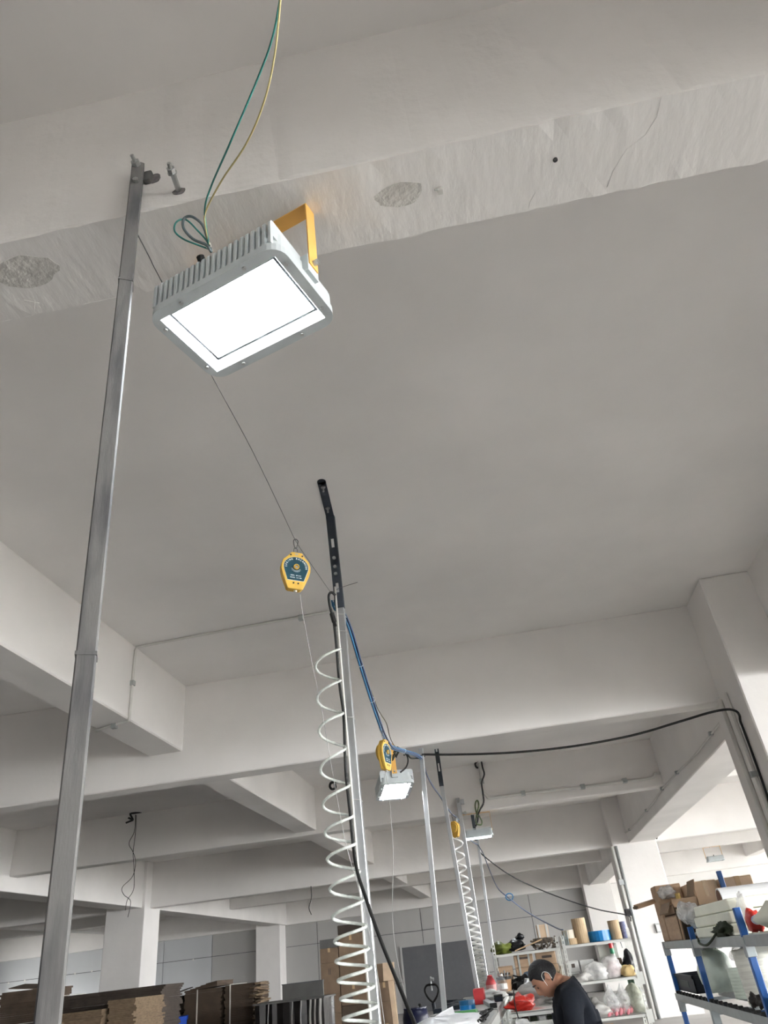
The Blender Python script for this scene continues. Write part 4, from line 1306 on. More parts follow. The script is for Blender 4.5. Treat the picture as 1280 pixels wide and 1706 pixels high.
for k in range(2):
    m = M()
    m.lathe([(.035, 0), (.075, 0), (.075, .036), (.035, .036)], (c[0], c[1], BZ + k * .037), 18, (0, 0, 1), False, False)
    m.lathe([(.035, .036), (.035, 0)], (c[0], c[1], BZ + k * .037), 18, (0, 0, 1), False, False)
    ob('roll', m, BLUET if k == 0 else mat('dull_blue_tape', (.02, .12, .25), .4), t)
carton('red printed box standing on the workbench between two posts', -.60, -.49, 8.85, 9.1, BZ, BZ + .135, REDP, False, name='red_box')


def bottle(label, c, r, h, mt, capm, liquid=None, group=None):
    t = thing('bottle', label, 'bottle', c, group)
    ob('body', M().lathe([(r * .85, 0), (r, .01), (r, h * .6), (r * .9, h * .68), (r * .42, h * .97), (r * .4, h * .92)], c, 16), mt, t, smooth=True)
    ob('cap', M().lathe([(r * .46, h * .91), (r * .46, h), (r * .40, h * 1.0)], c, 12), capm, t)
    if liquid:
        ob('label_band', M().lathe([(r * 1.02, h * .28), (r * 1.02, h * .55)], c, 16, (0, 0, 1), False, False), liquid, t)
    return t


bottle('red plastic bottle with a pinkish label on the workbench before the white rack', (-.47, 10.3, BZ), .062, .215, mat('red_bottle', (.50, .06, .07), .35), REDP, mat('pink_label', (.66, .35, .34), .5))
bottle('clear plastic bottle beside the red bottle on the workbench', (-.345, 10.35, BZ), .066, .21, GLASS, WHITEP, FILM)
bag('tissue', 'crumpled white tissue on the workbench below the bottles', (-.46, 9.6, BZ + .04), (.13, .16, .045), mat('white_tissue', (.72, .72, .70), .8), 9, 0, .5, 'tissue')
t = thing('brown_board', 'small brown board lying askew beside the tissue on the workbench', 'board', (-.33, 9.6, BZ))
ob('sheet', M().obox((-.33, 9.9, BZ + .03), (.22, .5, .02), (.02, .08, .2)), KRAFTD, t)
ob('edge_strip', M().obox((-.33, 9.64, BZ + .03), (.22, .012, .024), (.02, .08, .2)), BLACKPAINT, t)
t = thing('aluminium_profile', 'grey metal profile laid along the workbench edge', 'metal bar', (-.42, 8.2, BZ))
ob('bar', M().obox((-.45, 8.6, BZ + .02), (.06, 1.2, .035), (0, 0, .12)), ZINCDULL, t, bevel=.004)
ob('end_cap', M().obox((-.372, 8.0, BZ + .02), (.064, .02, .039), (0, 0, .12)), BLACKRUB, t)
m = M()
r_ = random.Random(5)
for k in range(9):
    p = Vector((-.47 + r_.uniform(-.06, .06), 6.6 + r_.uniform(-.3, .4), BZ + .012))
    m.tube(spl([p, p + Vector((r_.uniform(-.06, .06), .1, .015)), p + Vector((r_.uniform(-.08, .08), .2, .03)), p + Vector((r_.uniform(-.08, .08), .05, .0))], 5), .008, 5)
single('cable_heap', m, BLACKRUB, 'heap of black cable on the workbench beside the white bag', 'cable', smooth=True)
t = thing('black_box', 'small black tool box on the workbench edge below the red box', 'box', (-.36, 8.6, BZ))
ob('body', M().box((-.40, 9.0, BZ), (-.315, 9.2, BZ + .045)), BLACKPAINT, t, bevel=.005)
ob('lid', M().box((-.402, 8.998, BZ + .045), (-.313, 9.202, BZ + .058)), BLACKRUB, t)
m = M()
for k in range(7):
    m.obox((-.80 + r_.uniform(-.08, .08), 8.2 + k * .25, BZ + .02), (.10, .16, .035), (0, 0, r_.uniform(-1, 1)))
tag(ob('small_scrap', m, BLACKPAINT), 'scattered small dark tools on the far half of the workbench', 'tools', kind='stuff')


# ------------------------------------------------------------------ white slotted-angle furniture
def slotted(parent, x, y, z0, z1, w=.045, flip=1):
    """L-shaped upright with open slots"""
    m = M()
    t_ = .003
    z = z0
    for a, b_ in ((0, w * .30), (w * .70, w)):
        m.box((x + flip * a, y, z0), (x + flip * b_, y + t_, z1)).box((x, y + a, z0), (x + flip * t_, y + b_, z1))
    while z < z1 - .02:
        m.box((x + flip * w * .30, y, z), (x + flip * w * .70, y + t_, z + .022)).box((x, y + w * .30, z), (x + flip * t_, y + w * .70, z + .022))
        z += .055
    return ob('upright', m, WHITEST, parent)


def board(parent, x0, x1, y0, y1, z, name='shelf_board'):
    m = M().box((x0, y0, z - .035), (x1, y0 + .006, z)).box((x0, y1 - .006, z - .035), (x1, y1, z)).box((x0, y0, z - .005), (x1, y1, z))
    m.box((x0, y0, z - .035), (x0 + .006, y1, z)).box((x1 - .006, y0, z - .035), (x1, y1, z))
    return ob(name, m, WHITEST, parent)


RY = 11.5
wrl = thing('shelf_rack', 'white slotted-angle rack nearer the posts, cartons and black cables on its shelves', 'shelf', (0, RY, 0), 'white slotted-angle racks')
for x, f_ in ((-.44, 1), (.47, -1)):
    for y in (RY - .004, RY + .50):
        slotted(wrl, x, y, 0, 1.60, flip=f_)
for z in (1.475, 1.13, .72, .2):
    board(wrl, -.43, .46, RY, RY + .54, z)
wrr = thing('shelf_rack', 'white slotted-angle rack next to the tall white pillar, bags on its shelves', 'shelf', (.95, RY, 0), 'white slotted-angle racks')
for x, f_ in ((.505, 1), (1.43, -1)):
    for y in (RY - .004, RY + .50):
        slotted(wrr, x, y, 0, 1.60, flip=f_)
for z in (1.485, 1.06, .655, .22):
    board(wrr, .515, 1.42, RY, RY + .54, z)
m = M()
for z in (1.06, .655):
    m.add([(1.38, RY - .008, z - .10), (1.46, RY - .008, z - .10), (1.46, RY - .008, z + .04), (1.38, RY - .008, z + .04), (1.38, RY - .012, z - .10), (1.46, RY - .012, z - .10), (1.46, RY - .012, z + .04), (1.38, RY - .012, z + .04)],
          [(0, 3, 2, 1), (4, 5, 6, 7), (0, 1, 5, 4), (1, 2, 6, 5), (2, 3, 7, 6), (3, 0, 4, 7)])
ob('corner_plate', m, WHITEST, wrr)

# work table in front of it
wt = thing('work_table', 'white slotted-angle table with red and grey bags on it, beside the person', 'table', (0, 9.3, 0))
TZ = 1.0
tx0, tx1 = -.27, .20
m = M().box((tx0, 8.2, TZ - .04), (tx1, 8.206, TZ)).box((tx0, 8.2, TZ - .012), (tx1, 11.2, TZ - .006)).box((tx0, 8.2, TZ - .04), (tx0 + .006, 11.2, TZ)).box((tx1 - .006, 8.2, TZ - .04), (tx1, 11.2, TZ))
ob('top', m, WHITEST, wt)
ob('lower_rail', M().box((tx0, 8.2, TZ - .125), (tx1, 8.206, TZ - .085)).box((tx0, 8.2, TZ - .125), (tx0 + .006, 11.2, TZ - .085)), WHITEST, wt)
ob('lower_shelf', M().box((tx0, 8.21, TZ - .125), (tx1, 11.2, TZ - .12)), BENCHM, wt)
for x, f_ in ((tx0, 1), (tx1, -1)):
    for y in (8.195, 11.15):
        slotted(wt, x, y, 0, TZ + .015, flip=f_)
for k, (x, mt_) in enumerate(((-.20, WHITEST), (-.11, KRAFTD), (-.03, DKGREEN), (.05, BOXW), (.13, DKGREEN))):
    carton('small %s box on the lower rail of the white table, %s' % (('white', 'brown', 'dark green', 'pale', 'dark')[k], ('at its post', 'next to the white one', 'at the middle', 'right of the middle', 'by the person')[k]), x - .035, x + .035, 8.26, 8.42, TZ - .12, TZ - .055, mt_, False, group='boxes under the white table', name='small_box')
bag('red_bag', 'crumpled bright red plastic bag on the white table', (-.13, 8.45, TZ + .04), (.12, .20, .065), REDB, 5, 0, .55)
bag('film_bag', 'big crumpled clear-grey film bag on the white table beside the bent head', (.06, 9.2, TZ + .085), (.21, .36, .12), GREYBAG, 14, 0, .42)
bag('thin_bag', 'thin clear bag hanging at the white table post', (-.12, 8.10, TZ - .19), (.12, .05, .12), FILM, 17, 0, .4)
single('hanging_cord', M().tube(spl([(-.17, 8.16, TZ + .18), (-.18, 8.16, TZ + .05), (-.165, 8.16, TZ - .1), (-.17, 8.16, TZ - .4)], 5), .006, 5), BLACKRUB, 'black cord hanging in front of the red bag on the white table', 'cord', smooth=True)

# --- rack goods: nearer rack
Z1, Z2 = 1.475, 1.13
bag('green_bag', 'olive green bag on top of the rack nearer the posts', (-.31, RY + .2, Z1 + .055), (.13, .15, .075), GREENBAG, 2, 0, .35)
bag('black_bag', 'knotted black plastic bag on top of the rack nearer the posts', (-.12, RY + .25, Z1 + .08), (.13, .13, .085), BLACKBAG, 6, .3, .45, neck=(.09, .035, .05))
t = thing('sloping_board', 'thin brown board sloping across the rack top beside the black bag', 'board', (.05, RY + .2, Z1))
ob('sheet', M().obox((.06, RY + .14, Z1 + .065), (.40, .26, .010), (0, -.24, 0)), KRAFTD, t)
ob('taped_edge', M().obox((.06, RY + .008, Z1 + .065), (.40, .006, .014), (0, -.24, 0)), TAPE, t)
t = carton('small carton with white straps standing on the junk pile on the rack top', .21, .37, RY + .2, RY + .36, Z1 + .13, Z1 + .29, KRAFTL, False)
for sx in (.225, .335):
    ob('strap', M().box((sx, RY + .195, Z1 + .13), (sx + .025, RY + .2, Z1 + .295)), mat('silver_strap', (.72, .72, .70), .3), t)
jk = M()
r_ = random.Random(8)
for k in range(34):
    p = Vector((.15 + r_.uniform(-.02, .29), RY + r_.uniform(.06, .36), Z1 + r_.uniform(.0, .09)))
    q = p + Vector((r_.uniform(-.08, .08), r_.uniform(-.05, .05), r_.uniform(0, .05)))
    jk.tube([p, q], r_.uniform(.008, .016), 5)
for k in range(3):
    jk.obox((.20 + .07 * k, RY + .25, Z1 + .10), (.12, .2, .06), (0, r_.uniform(-.15, .15), r_.uniform(-.3, .3)))
tag(ob('scrap_pile', jk, mat('dusty_scrap', (.22, .18, .14), .7, var=.4, vscale=30, col2=(.06, .05, .04))), 'pile of dusty odds and ends under the strapped carton on the rack top', 'scrap', kind='stuff')
for (lab, x0, x1, z0, z1, mt_, pr_) in (
        ('upper strapped brown carton under the rack top, by the bent head', -.17, .09, Z2 + .165, Z2 + .315, KRAFT, ((.25, .62, .75, .78),)),
        ('lower strapped brown carton on the middle shelf of the rack nearer the posts', -.17, .10, Z2 + .002, Z2 + .163, KRAFT, ((.2, .4, .6, .5),)),
        ('upper brown carton with red print by the slotted upright', .13, .40, Z2 + .165, Z2 + .315, KRAFT, ((.3, .5, .8, .7),)),
        ('lower brown carton with red print by the slotted upright', .13, .41, Z2 + .002, Z2 + .163, KRAFT, ((.3, .5, .8, .7),)),
        ('low plain brown carton at the post end of the middle shelf', -.42, -.21, Z2 + .002, Z2 + .20, KRAFT, ((.15, .5, .8, .62),))):
    t = carton(lab, x0, x1, RY + .16, RY + .5, z0, z1, mt_, False, group='cartons on the middle shelf', prints=pr_)
    if 'strapped' in lab:
        for sx in (.05, .19):
            ob('strap', M().box((x0 + sx, RY + .155, z0), (x0 + sx + .025, RY + .16, z1)), mat('silver_strap', (.55, .58, .56), .3), t)
t = thing('tool_bucket', 'brown plastic tub holding tools, at the post end of the rack', 'tub', (-.335, RY - .2, 1.06))
c = (-.335, 11.44, Z2 - .035)
ob('tub', M().lathe([(.075, 0), (.095, .14), (.088, .14), (.07, .02)], (c[0], RY - .2, 1.06), 16), mat('brown_tub', (.30, .16, .075), .5), t)
ob('dark_rim', M().lathe([(.098, .13), (.098, .16), (.085, .16)], (c[0], RY - .2, 1.06), 16, (0, 0, 1), False, False), BLACKRUB, t)
tl = M()
for k in range(4):
    tl.cyl((c[0] - .04 + .025 * k, RY - .2, 1.16), (c[0] - .06 + .04 * k, RY - .2, 1.29 - .02 * (k % 2)), .009, n=6)
ob('tool', tl, mat('tool_grey', (.3, .32, .34), .5), t)
t['label'] = 'brown plastic tub holding tools, on the table end before the rack'
tm_ = M()
for k in range(26):
    p = Vector((-.10 + r_.uniform(-.16, .17), RY - .12 + r_.uniform(-.12, .10), 1.07 + r_.uniform(0, .13)))
    tm_.tube(spl([p, p + Vector((r_.uniform(-.1, .1), r_.uniform(-.04, .04), r_.uniform(-.04, .05))), p + Vector((r_.uniform(-.14, .14), r_.uniform(-.05, .05), r_.uniform(-.06, .05)))], 4), .009, 5)
tm_.blob((-.10, RY - .10, 1.11), (.17, .10, .09), 4, .4)
tag(ob('cable_heap', tm_, BLACKRUB), 'black cable heap in front of the strapped cartons, behind the bent head', 'cable', kind='stuff')
bag('cloth', 'blue and white rag lying before the strapped cartons above the bent head', (.02, RY - .06, 1.215), (.09, .07, .035), mat('blue_white_cloth', (.45, .52, .58), .8, col2=(.05, .15, .35), vscale=14), 12, 0, .4, 'cloth')
st_ = M()
for k in range(22):
    p = Vector((.38 + r_.uniform(-.06, .05), RY + r_.uniform(-.10, .02), 1.08))
    st_.tube([p, p + Vector((r_.uniform(-.07, .07), 0, r_.uniform(.05, .19)))], .006, 4)
tag(ob('stick_bundle', st_, mat('pale_sticks', (.36, .29, .2), .8, var=.25, vscale=20)), 'thin pale strips heaped beside the slotted upright', 'strips', kind='stuff')
ob('work_shelf', M().box((-.43, 11.22, 1.045), (.46, RY, 1.058)), WHITEST, wrl)

# --- rack goods: rack by the pillar
Z1, Z2, Z3 = 1.485, 1.06, .655


def tube_roll(name, label, c, r, h, mt, core=DARKCARD, ri=.6, cat='tube', tilt=None, group=None):
    t = thing(name, label, cat, c, group)
    ax = tilt or (0, 0, 1)
    ob('wall', M().lathe([(r * ri, 0), (r, 0), (r, h), (r * ri, h)], c, 20, ax, False, False), mt, t, smooth=False)
    ob('core', M().lathe([(r * ri, h), (r * ri * .98, .004)], c, 20, ax, False, True), core, t)
    return t


tube_roll('tape_roll', 'white-topped tape roll stacked on a tan one at the slotted upright on the rack top', (.625, RY + .2, Z1 + .075), .085, .10, mat('white_tape', (.6, .55, .45), .5), TUBEK, .5, 'tape')
tube_roll('tape_roll', 'tan tape roll underneath the white-topped one on the rack top', (.645, RY + .2, Z1), .09, .074, TUBEK, TUBEK, .5, 'tape')
tube_roll('paper_tube', 'tallest tan paper tube on the rack top', (.80, RY + .22, Z1), .095, .30, TUBEK, KRAFTD, .8)
tube_roll('strap_roll', 'wide bright blue strap roll on the rack top', (1.055, RY + .27, Z1), .155, .125, BLUET, mat('blue_core', (.01, .08, .22), .5), .7, 'tape')
tube_roll('paper_tube', 'shorter tan paper tube on the rack top next to the blue roll', (1.265, RY + .22, Z1), .078, .225, TUBEK, KRAFTD, .8)
tube_roll('blue_roll', 'slim dark blue patterned roll at the pillar end of the rack top', (1.385, RY + .25, Z1), .04, .20, mat('navy_pattern', (.05, .06, .16), .6, col2=(.18, .2, .3), vscale=60), DARKHOLE, .5)
m = M()
for k in range(6):
    p = Vector((.53 + .015 * k, RY + .1, Z1))
    m.tube([p, p + Vector((r_.uniform(-.02, .03), 0, .10 + .03 * (k % 3)))], .006, 5)
single('wire_offcut', m, mat('teal_offcuts', (.2, .26, .26), .5), 'short upright wire offcuts at the slotted uprights on the rack top', 'wire')
carton('upper white carton at the slotted upright on the bag shelf', .53, .685, RY + .2, RY + .45, Z2 + .11, Z2 + .24, BOXW, False, prints=((.35, .4, .65, .75),), group='white cartons on the bag shelf')
carton('lower white carton at the slotted upright on the bag shelf', .53, .67, RY + .2, RY + .45, Z2, Z2 + .108, BOXW, False, group='white cartons on the bag shelf')
carton('tilted white carton with a dark lid seam on the bag shelf', .70, .895, RY + .2, RY + .45, Z2 + .10, Z2 + .235, BOXW, False, group='white cartons on the bag shelf')
carton('low white carton with dark stripes on the bag shelf', .69, .86, RY + .2, RY + .45, Z2, Z2 + .098, BOXW, False, prints=((.1, .1, .16, .9), (.4, .1, .46, .9), (.7, .1, .76, .9)), group='white cartons on the bag shelf')
bag('film_bag', 'crinkled clear bag of small parts in the middle of the bag shelf', (.88, RY + .08, Z2 + .09), (.17, .08, .12), FILM, 21, .5, .5)
bag('film_bag', 'dull grey flattened bag at the slotted upright on the bag shelf', (.66, RY + .04, Z2 + .04), (.13, .06, .055), GREYBAG, 23, 0, .4)
t = bag('film_bag', 'rounded clear bag with pink contents on the bag shelf', (1.10, RY + .12, Z2 + .12), (.125, .10, .14), FILM, 25, .0, .2)
ob('contents', M().blob((1.12, RY + .12, Z2 + .09), (.085, .07, .085), 3, .25), mat('pale_pink', (.66, .45, .48), .5), t, smooth=True)
bag('sponge', 'lumpy yellow sponge block on the bag shelf', (1.29, RY + .10, Z2 + .055), (.095, .08, .07), YBLOCK, 27, 0, .3, 'sponge')
carton('small open brown box tipped behind the yellow sponge', 1.17, 1.27, RY + .26, RY + .38, Z2 + .13, Z2 + .21, KRAFTD, False)
carton('dark crate holding up the tipped brown box on the bag shelf', 1.16, 1.30, RY + .24, RY + .42, Z2 + .001, Z2 + .128, DKGREEN, False)
bag('black_bag', 'black bag wedged at the pillar end of the bag shelf', (1.36, RY + .30, Z2 + .15), (.07, .10, .16), BLACKBAG, 29, .3, .4)
t = thing('control_box', 'pale electrical control box with hoop handle behind the bags', 'box', (1.07, RY + .49, Z2 + .2))
ob('body', M().box((1.00, RY + .49, Z2 + .17), (1.27, RY + .53, Z2 + .385)), mat('pale_grey_enamel', (.55, .56, .52), .5), t, bevel=.006)
ob('handle', M().tube(spl([(1.22, RY + .48, Z2 + .33), (1.24, RY + .45, Z2 + .40), (1.32, RY + .45, Z2 + .40), (1.34, RY + .48, Z2 + .32)], 5), .008, 6), ZINCDULL, t)
t = thing('signal_tower', 'small red, green and white stack light on the control box', 'signal light', (1.185, RY + .44, Z2 + .2))
for k, (mt_, z0, z1) in enumerate(((mat('white_lens', (.8, .82, .8), .3), .20, .265), (mat('green_lens', (.02, .25, .12), .3), .265, .33), (mat('red_lens', (.75, .04, .05), .3), .33, .40))):
    ob('lens', M().lathe([(.028, z0), (.030, z0 + .004), (.030, z1 - .004), (.028, z1)], (1.185, RY + .44, Z2), 14), mt_, t)
ob('stem', M().cyl((1.185, RY + .44, Z2), (1.185, RY + .44, Z2 + .2), .012, n=8), ZINCDULL, t)
# hanging shelf: pink parts in clear bags
for k, (x, s, lab) in enumerate(((1.00, 31, 'tall clear bag with pink parts at its bottom, drawn to a peak'), (1.15, 33, 'second tall clear bag with pink parts, nearer the pillar'))):
    t = bag('parts_bag', lab, (x, RY + .14, Z3 + .16), (.105, .08, .185), FILMTHIN, s, .75, .25, group='bags on the pink parts shelf')
    c0 = None
    for j in range(4):
        p = (x - .07 + .047 * j, RY + .10 + .02 * (j % 2), Z3 + .035 + .012 * (j % 2))
        if c0 is None:
            c0 = ob('pink_part', M().lathe([(.008, -.04), (.026, -.02), (.026, .025), (.014, .05)], (0, 0, 0), 8, (.4, .1, 1)), PINK, t, local=True, smooth=True)
            cc = c0
        else:
            cc = c0.copy()
            C.objects.link(cc)
        cc.location = Vector(p) - t.location
bag('film_bag', 'lumpy clear-grey bag behind the dark shirt on the pink parts shelf', (.79, RY + .12, Z3 + .08), (.16, .10, .105), GREYBAG, 35, 0, .5, group='bags on the pink parts shelf')
bag('film_bag', 'greenish clear bag beside the pillar end upright on the pink parts shelf', (1.31, RY + .20, Z3 + .15), (.125, .14, .18), clear_mat('olive_film', (.45, .46, .38), .6, .3, .5), 37, .2, .3, group='bags on the pink parts shelf')
t = thing('green_cloth', 'dark green cloth hanging at the rear of the pink parts shelf', 'cloth', (1.39, RY + .47, Z3 + .2))
m = M()
rings = []
for z in (Z3 + .02, Z3 + .15, Z3 + .3, Z3 + .39):
    rings.append([Vector((1.30 + .012 * k, RY + .50 + .012 * math.sin(k * 1.9 + z * 5), z)) for k in range(9)] + [Vector((1.30 + .012 * k, RY + .506 + .012 * math.sin(k * 1.9 + z * 5), z)) for k in range(8, -1, -1)])
m.loops(rings)
ob('drape', m, mat('green_cloth_dark', (.06, .10, .07), .9), t)
ob('hem', M().box((1.298, RY + .49, Z3 + .385), (1.40, RY + .52, Z3 + .395)), WHITEP, t)
carton('plain kraft carton on the lowest visible shelf beside the person', .62, .98, RY + .06, RY + .45, .222, .56, KRAFTL, False)
bag('film_bag', 'grey clear bag on the lowest visible shelf by the pillar end upright', (1.2, RY + .2, .36), (.16, .14, .15), GREYBAG, 39, 0, .4)

# ------------------------------------------------------------------ blue flow rack at the near pillar
rk = thing('flow_rack', 'blue and galvanised flow rack by the near white pillar, foam rolls and boxes on it', 'rack', (1.9, 7.2, 0))
RZ1, RZ2, RZ3 = 1.405, .965, .55
for y in (9.02, 7.52, 5.80):
    top_ = 1.39 if y > 8 else (1.50 if y > 6.5 else 1.565)
    ob('post', M().box((1.425, y - .022, 0), (1.47, y + .022, top_)), BLUEP, rk, bevel=.004)
    ob('joint', M().box((1.417, y - .032, RZ1 - .125), (1.478, y + .032, RZ1 - .01)), RACKGREY, rk, bevel=.004)
    ob('joint', M().box((1.417, y - .032, RZ2 - .16), (1.478, y + .032, RZ2 - .06)), RACKGREY, rk, bevel=.004)
for y, x in ((9.05, 2.28), (7.52, 2.28), (5.80, 2.28), (8.14, 1.98)):
    ob('post', M().box((x - .022, y - .022, 0), (x + .022, y + .022, 1.93 if x < 2.2 else 1.40)), BLUEP, rk, bevel=.004)
for x in (1.447, 2.28):
    ob('beam_rail', M().box((x - .02, 4.6, RZ1 - .065), (x + .02, 9.12, RZ1)), RACKGREY, rk, bevel=.004)
ob('shelf_deck', M().box((1.43, 4.6, RZ1 - .012), (2.30, 9.12, RZ1 - .002)), RACKGREY, rk)
w0 = None
for x in (1.44, 1.86, 2.28):
    ob('roller_track', M().box((x - .024, 4.6, RZ2 - .06), (x - .020, 9.08, RZ2 - .005)).box((x + .020, 4.6, RZ2 - .06), (x + .024, 9.08, RZ2 - .005)).box((x - .024, 4.6, RZ2 - .064), (x + .024, 9.08, RZ2 - .058)), RACKGREY, rk)
    n = 0
    y = 9.0
    while y > 4.7:
        if w0 is None:
            w0 = ob('roller_wheel', M().cyl((-.017, 0, 0), (.017, 0, 0), .030, n=10), BLACKRUB, rk, local=True)
            c = w0
        else:
            c = w0.copy()
            C.objects.link(c)
        c.location = Vector((x, y, RZ2 - .012)) - rk.location
        y -= .155
for y in (9.02, 7.52, 5.80):
    ob('cross_tie', M().box((1.45, y - .012, RZ2 - .10), (2.28, y + .012, RZ2 - .07)), RACKGREY, rk)
    ob('cross_tie', M().box((1.45, y - .012, RZ3 + .03), (2.28, y + .012, RZ3 + .06)), mat('blue_grey_tie', (.28, .31, .38), .5), rk)
ob('lower_deck', M().box((1.43, 4.6, RZ3 - .012), (2.30, 9.12, RZ3)), RACKGREY, rk)
ob('brace', M().bar((2.28, 6.9, RZ1 - .02), (2.28, 7.45, RZ1 - .25), .012, .03, (1, 0, 0)), RACKGREY, rk)

# top level goods
RG = 'cartons on top of the flow rack'
t = carton('taped kraft carton on the flow rack, its end marked with a white and red label', 1.73, 1.955, 8.25, 8.92, RZ1, 1.872, KRAFTL, True, RG)
ob('end_label', M().box((1.728, 8.42, 1.66), (1.73, 8.56, 1.83)), BOXW, t)
ob('end_print', M().box((1.728, 8.33, 1.64), (1.73, 8.40, 1.82)), mat('faded_red', (.45, .14, .11), .7), t)
carton('wide kraft carton with clear tape behind the blue post on the flow rack', 2.005, 2.285, 8.22, 8.92, RZ1, 1.872, KRAFTL, True, RG)
carton('kraft carton at the far end of the flow rack top level', 1.455, 1.715, 8.78, 9.10, RZ1, 1.905, KRAFT, False, RG)
# open carton in front of it
t = thing('open_carton', 'open brown carton showing a dark inside, on the far end of the flow rack', 'box', (1.57, 8.45, 1.6), RG)
m = M()
x0, x1, y0, y1, z0, z1 = 1.462, 1.70, 8.10, 8.70, 1.62, 1.77
m.box((x0, y0, z0), (x1, y1, z0 + .006)).box((x0, y0, z0), (x0 + .006, y1, z1 - .07)).box((x1 - .006, y0, z0), (x1, y1, z1)).box((x0, y0, z0), (x1, y0 + .006, z1 - .03)).box((x0, y1 - .006, z0), (x1, y1, z1))
ob('body', m, KRAFT, t)
ob('flap', M().obox((x1 + .01, 8.3, z1 + .05), (.008, .34, .14), (0, .25, 0)).obox((x0 - .03, 8.4, z1 - .09), (.008, .5, .10), (0, .5, 0)), mat('flap_kraft', (.30, .21, .14), .8), t)
ob('yellow_item', M().cyl((1.56, 8.2, z0 + .01), (1.55, 8.2, z1 + .02), .025, n=8), mat('yellow_item', (.55, .38, .12), .5), t)
bag('film_bag', 'clear bag of white parts lying in the open brown carton', (1.52, 8.55, 1.82), (.085, .14, .055), FILM, 41, 0, .35)
carton('brown carton wrapped in purplish film under the open one', 1.462, 1.70, 8.12, 8.76, RZ1, 1.615, KRAFT, False, RG)
t = thing('carton_flaps', 'leaning flattened cartons standing between the film-wrapped carton and the foam', 'cardboard', (1.5, 7.98, RZ1))
for k in range(4):
    ob('sheet', M().obox((1.56, 8.06 - .05 * k, RZ1 + .13 - .01 * k), (.20, .012, .27 - .02 * k), (.10, .02, .0)), (KRAFTE, KRAFTL, KRAFT, KRAFTD)[k], t)
t = thing('card_strip', 'torn strip of kraft board jutting out past the pillar edge from the flow rack', 'cardboard', (1.40, 8.9, 1.78))
ob('strip', M().obox((1.375, 9.0, 1.765), (.28, .10, .035), (.1, -.16, .25)), KRAFT, t)
ob('torn_end', M().obox((1.245, 8.96, 1.742), (.05, .08, .02), (.1, -.5, .25)), KRAFTE, t)
# foam blocks in film
for k in range(3):
    t = thing('foam_block', ('lowest', 'middle', 'top')[k] + ' cream foam slab of the film-wrapped stack on the flow rack', 'foam', (1.8, 6.95, RZ1 + .078 * k), 'foam slabs on the flow rack')
    ob('slab', M().box((1.475 + .012 * k, 6.22, RZ1 + .001 + .078 * k), (2.16, 7.46, RZ1 + .075 + .078 * k)), FOAM, t, bevel=.012, seg=2)
    ob('film', M().blob((1.60, 7.55, RZ1 + .04 + .078 * k), (.12, .14, .045), 50 + k, .4, 12, 8, 0, 0), FILMTHIN, t, smooth=True)
bag('film_puff', 'puffed clear film end gathered at the side of the foam stack', (1.50, 7.62, RZ1 + .19), (.09, .20, .085), FILM, 44, 0, .35)
bag('green_net', 'dark green crumpled netting in front of the foam slabs', (1.455, 6.42, RZ1 + .040), (.04, .20, .042), DKGREEN, 46, 0, .7, 'net')
single('loose_strap', M().tube(spl([(1.43, 6.5, RZ1 + .03), (1.405, 6.65, RZ1 - .02), (1.40, 6.85, RZ1 - .045), (1.405, 7.1, RZ1 - .03), (1.425, 7.2, RZ1 + .0)], 6), .009, 6), DKGREEN, 'dark strap looping over the edge of the flow rack below the foam', 'strap', smooth=True)
t = thing('film_roll', 'big white film roll lying across the flow rack top with a brown core', 'roll', (2.0, 6.95, RZ1 + .3), None)
rA, rB = Vector((1.585, 6.75, 1.652)), Vector((2.75, 6.80, 1.655))
ob('film', M().cyl(rA, rB, .078, n=24), mat('white_film_roll', (.72, .73, .74), .3, var=.03), t, smooth=False)
ob('core', M().cyl(rA + Vector((-.004, 0, 0)), rA + Vector((.02, 0, 0)), .066, n=20), mat('brown_core_board', (.20, .10, .06), .8), t)
t2 = thing('red_bag', 'red plastic bag squeezed behind the front post of the flow rack', 'bag', (1.5, 5.75, RZ1))
ob('film', M().blob((1.56, 5.90, RZ1 + .07), (.05, .11, .07), 61, .3, 16, 10), REDB, t2, smooth=True)
ob('white_lump', M().blob((1.535, 5.74, RZ1 + .075), (.03, .05, .03), 63, .3, 12, 8), WHITEBAG, t2, smooth=True)
bag('film_bag', 'clear film with blue marks under the white roll on the flow rack', (1.58, 6.1, RZ1 + .12), (.05, .12, .12), FILM, 65, 0, .3)
bag('foam_bag', 'bag of cream foam rolls at the near end of the flow rack', (1.66, 5.32, RZ1 + .075), (.20, .34, .10), FOAM, 67, 0, .18)
# roller level goods
t = thing('black_bin', 'black plastic parts bin at the far end of the roller track', 'bin', (1.6, 8.6, RZ2))
m = M()
x0, x1, y0, y1, z0, z1 = 1.46, 1.80, 8.12, 9.0, RZ2 + .02, RZ2 + .16
m.box((x0, y0, z0), (x1, y1, z0 + .01)).box((x0, y0, z0), (x0 + .01, y1, z1)).box((x1 - .01, y0, z0), (x1, y1, z1)).box((x0, y0, z0), (x1, y0 + .01, z1)).box((x0, y1 - .01, z0), (x1, y1, z1))
ob('body', m, BLACKPAINT, t)
ob('rim', M().box((x0 - .012, y0 - .012, z1 - .025), (x0, y1 + .012, z1)).box((x0 - .012, y0 - .012, z1 - .025), (x1, y0, z1)), BLACKPAINT, t)
ob('label_holder', M().box((x0 - .004, 8.4, z0 + .04), (x0, 8.8, z0 + .09)), mat('dark_green_card', (.035, .05, .045), .5), t)
bag('foam_bag', 'tall pale green foam bag on the roller track next to the black bin', (1.62, 7.85, RZ2 + .19), (.14, .22, .185), FOAMG, 71, 0, .14)
bag('film_puff', 'loose clear film top above the pale green foam bag', (1.62, 7.85, RZ2 + .385), (.10, .18, .04), FILMTHIN, 72, 0, .5)


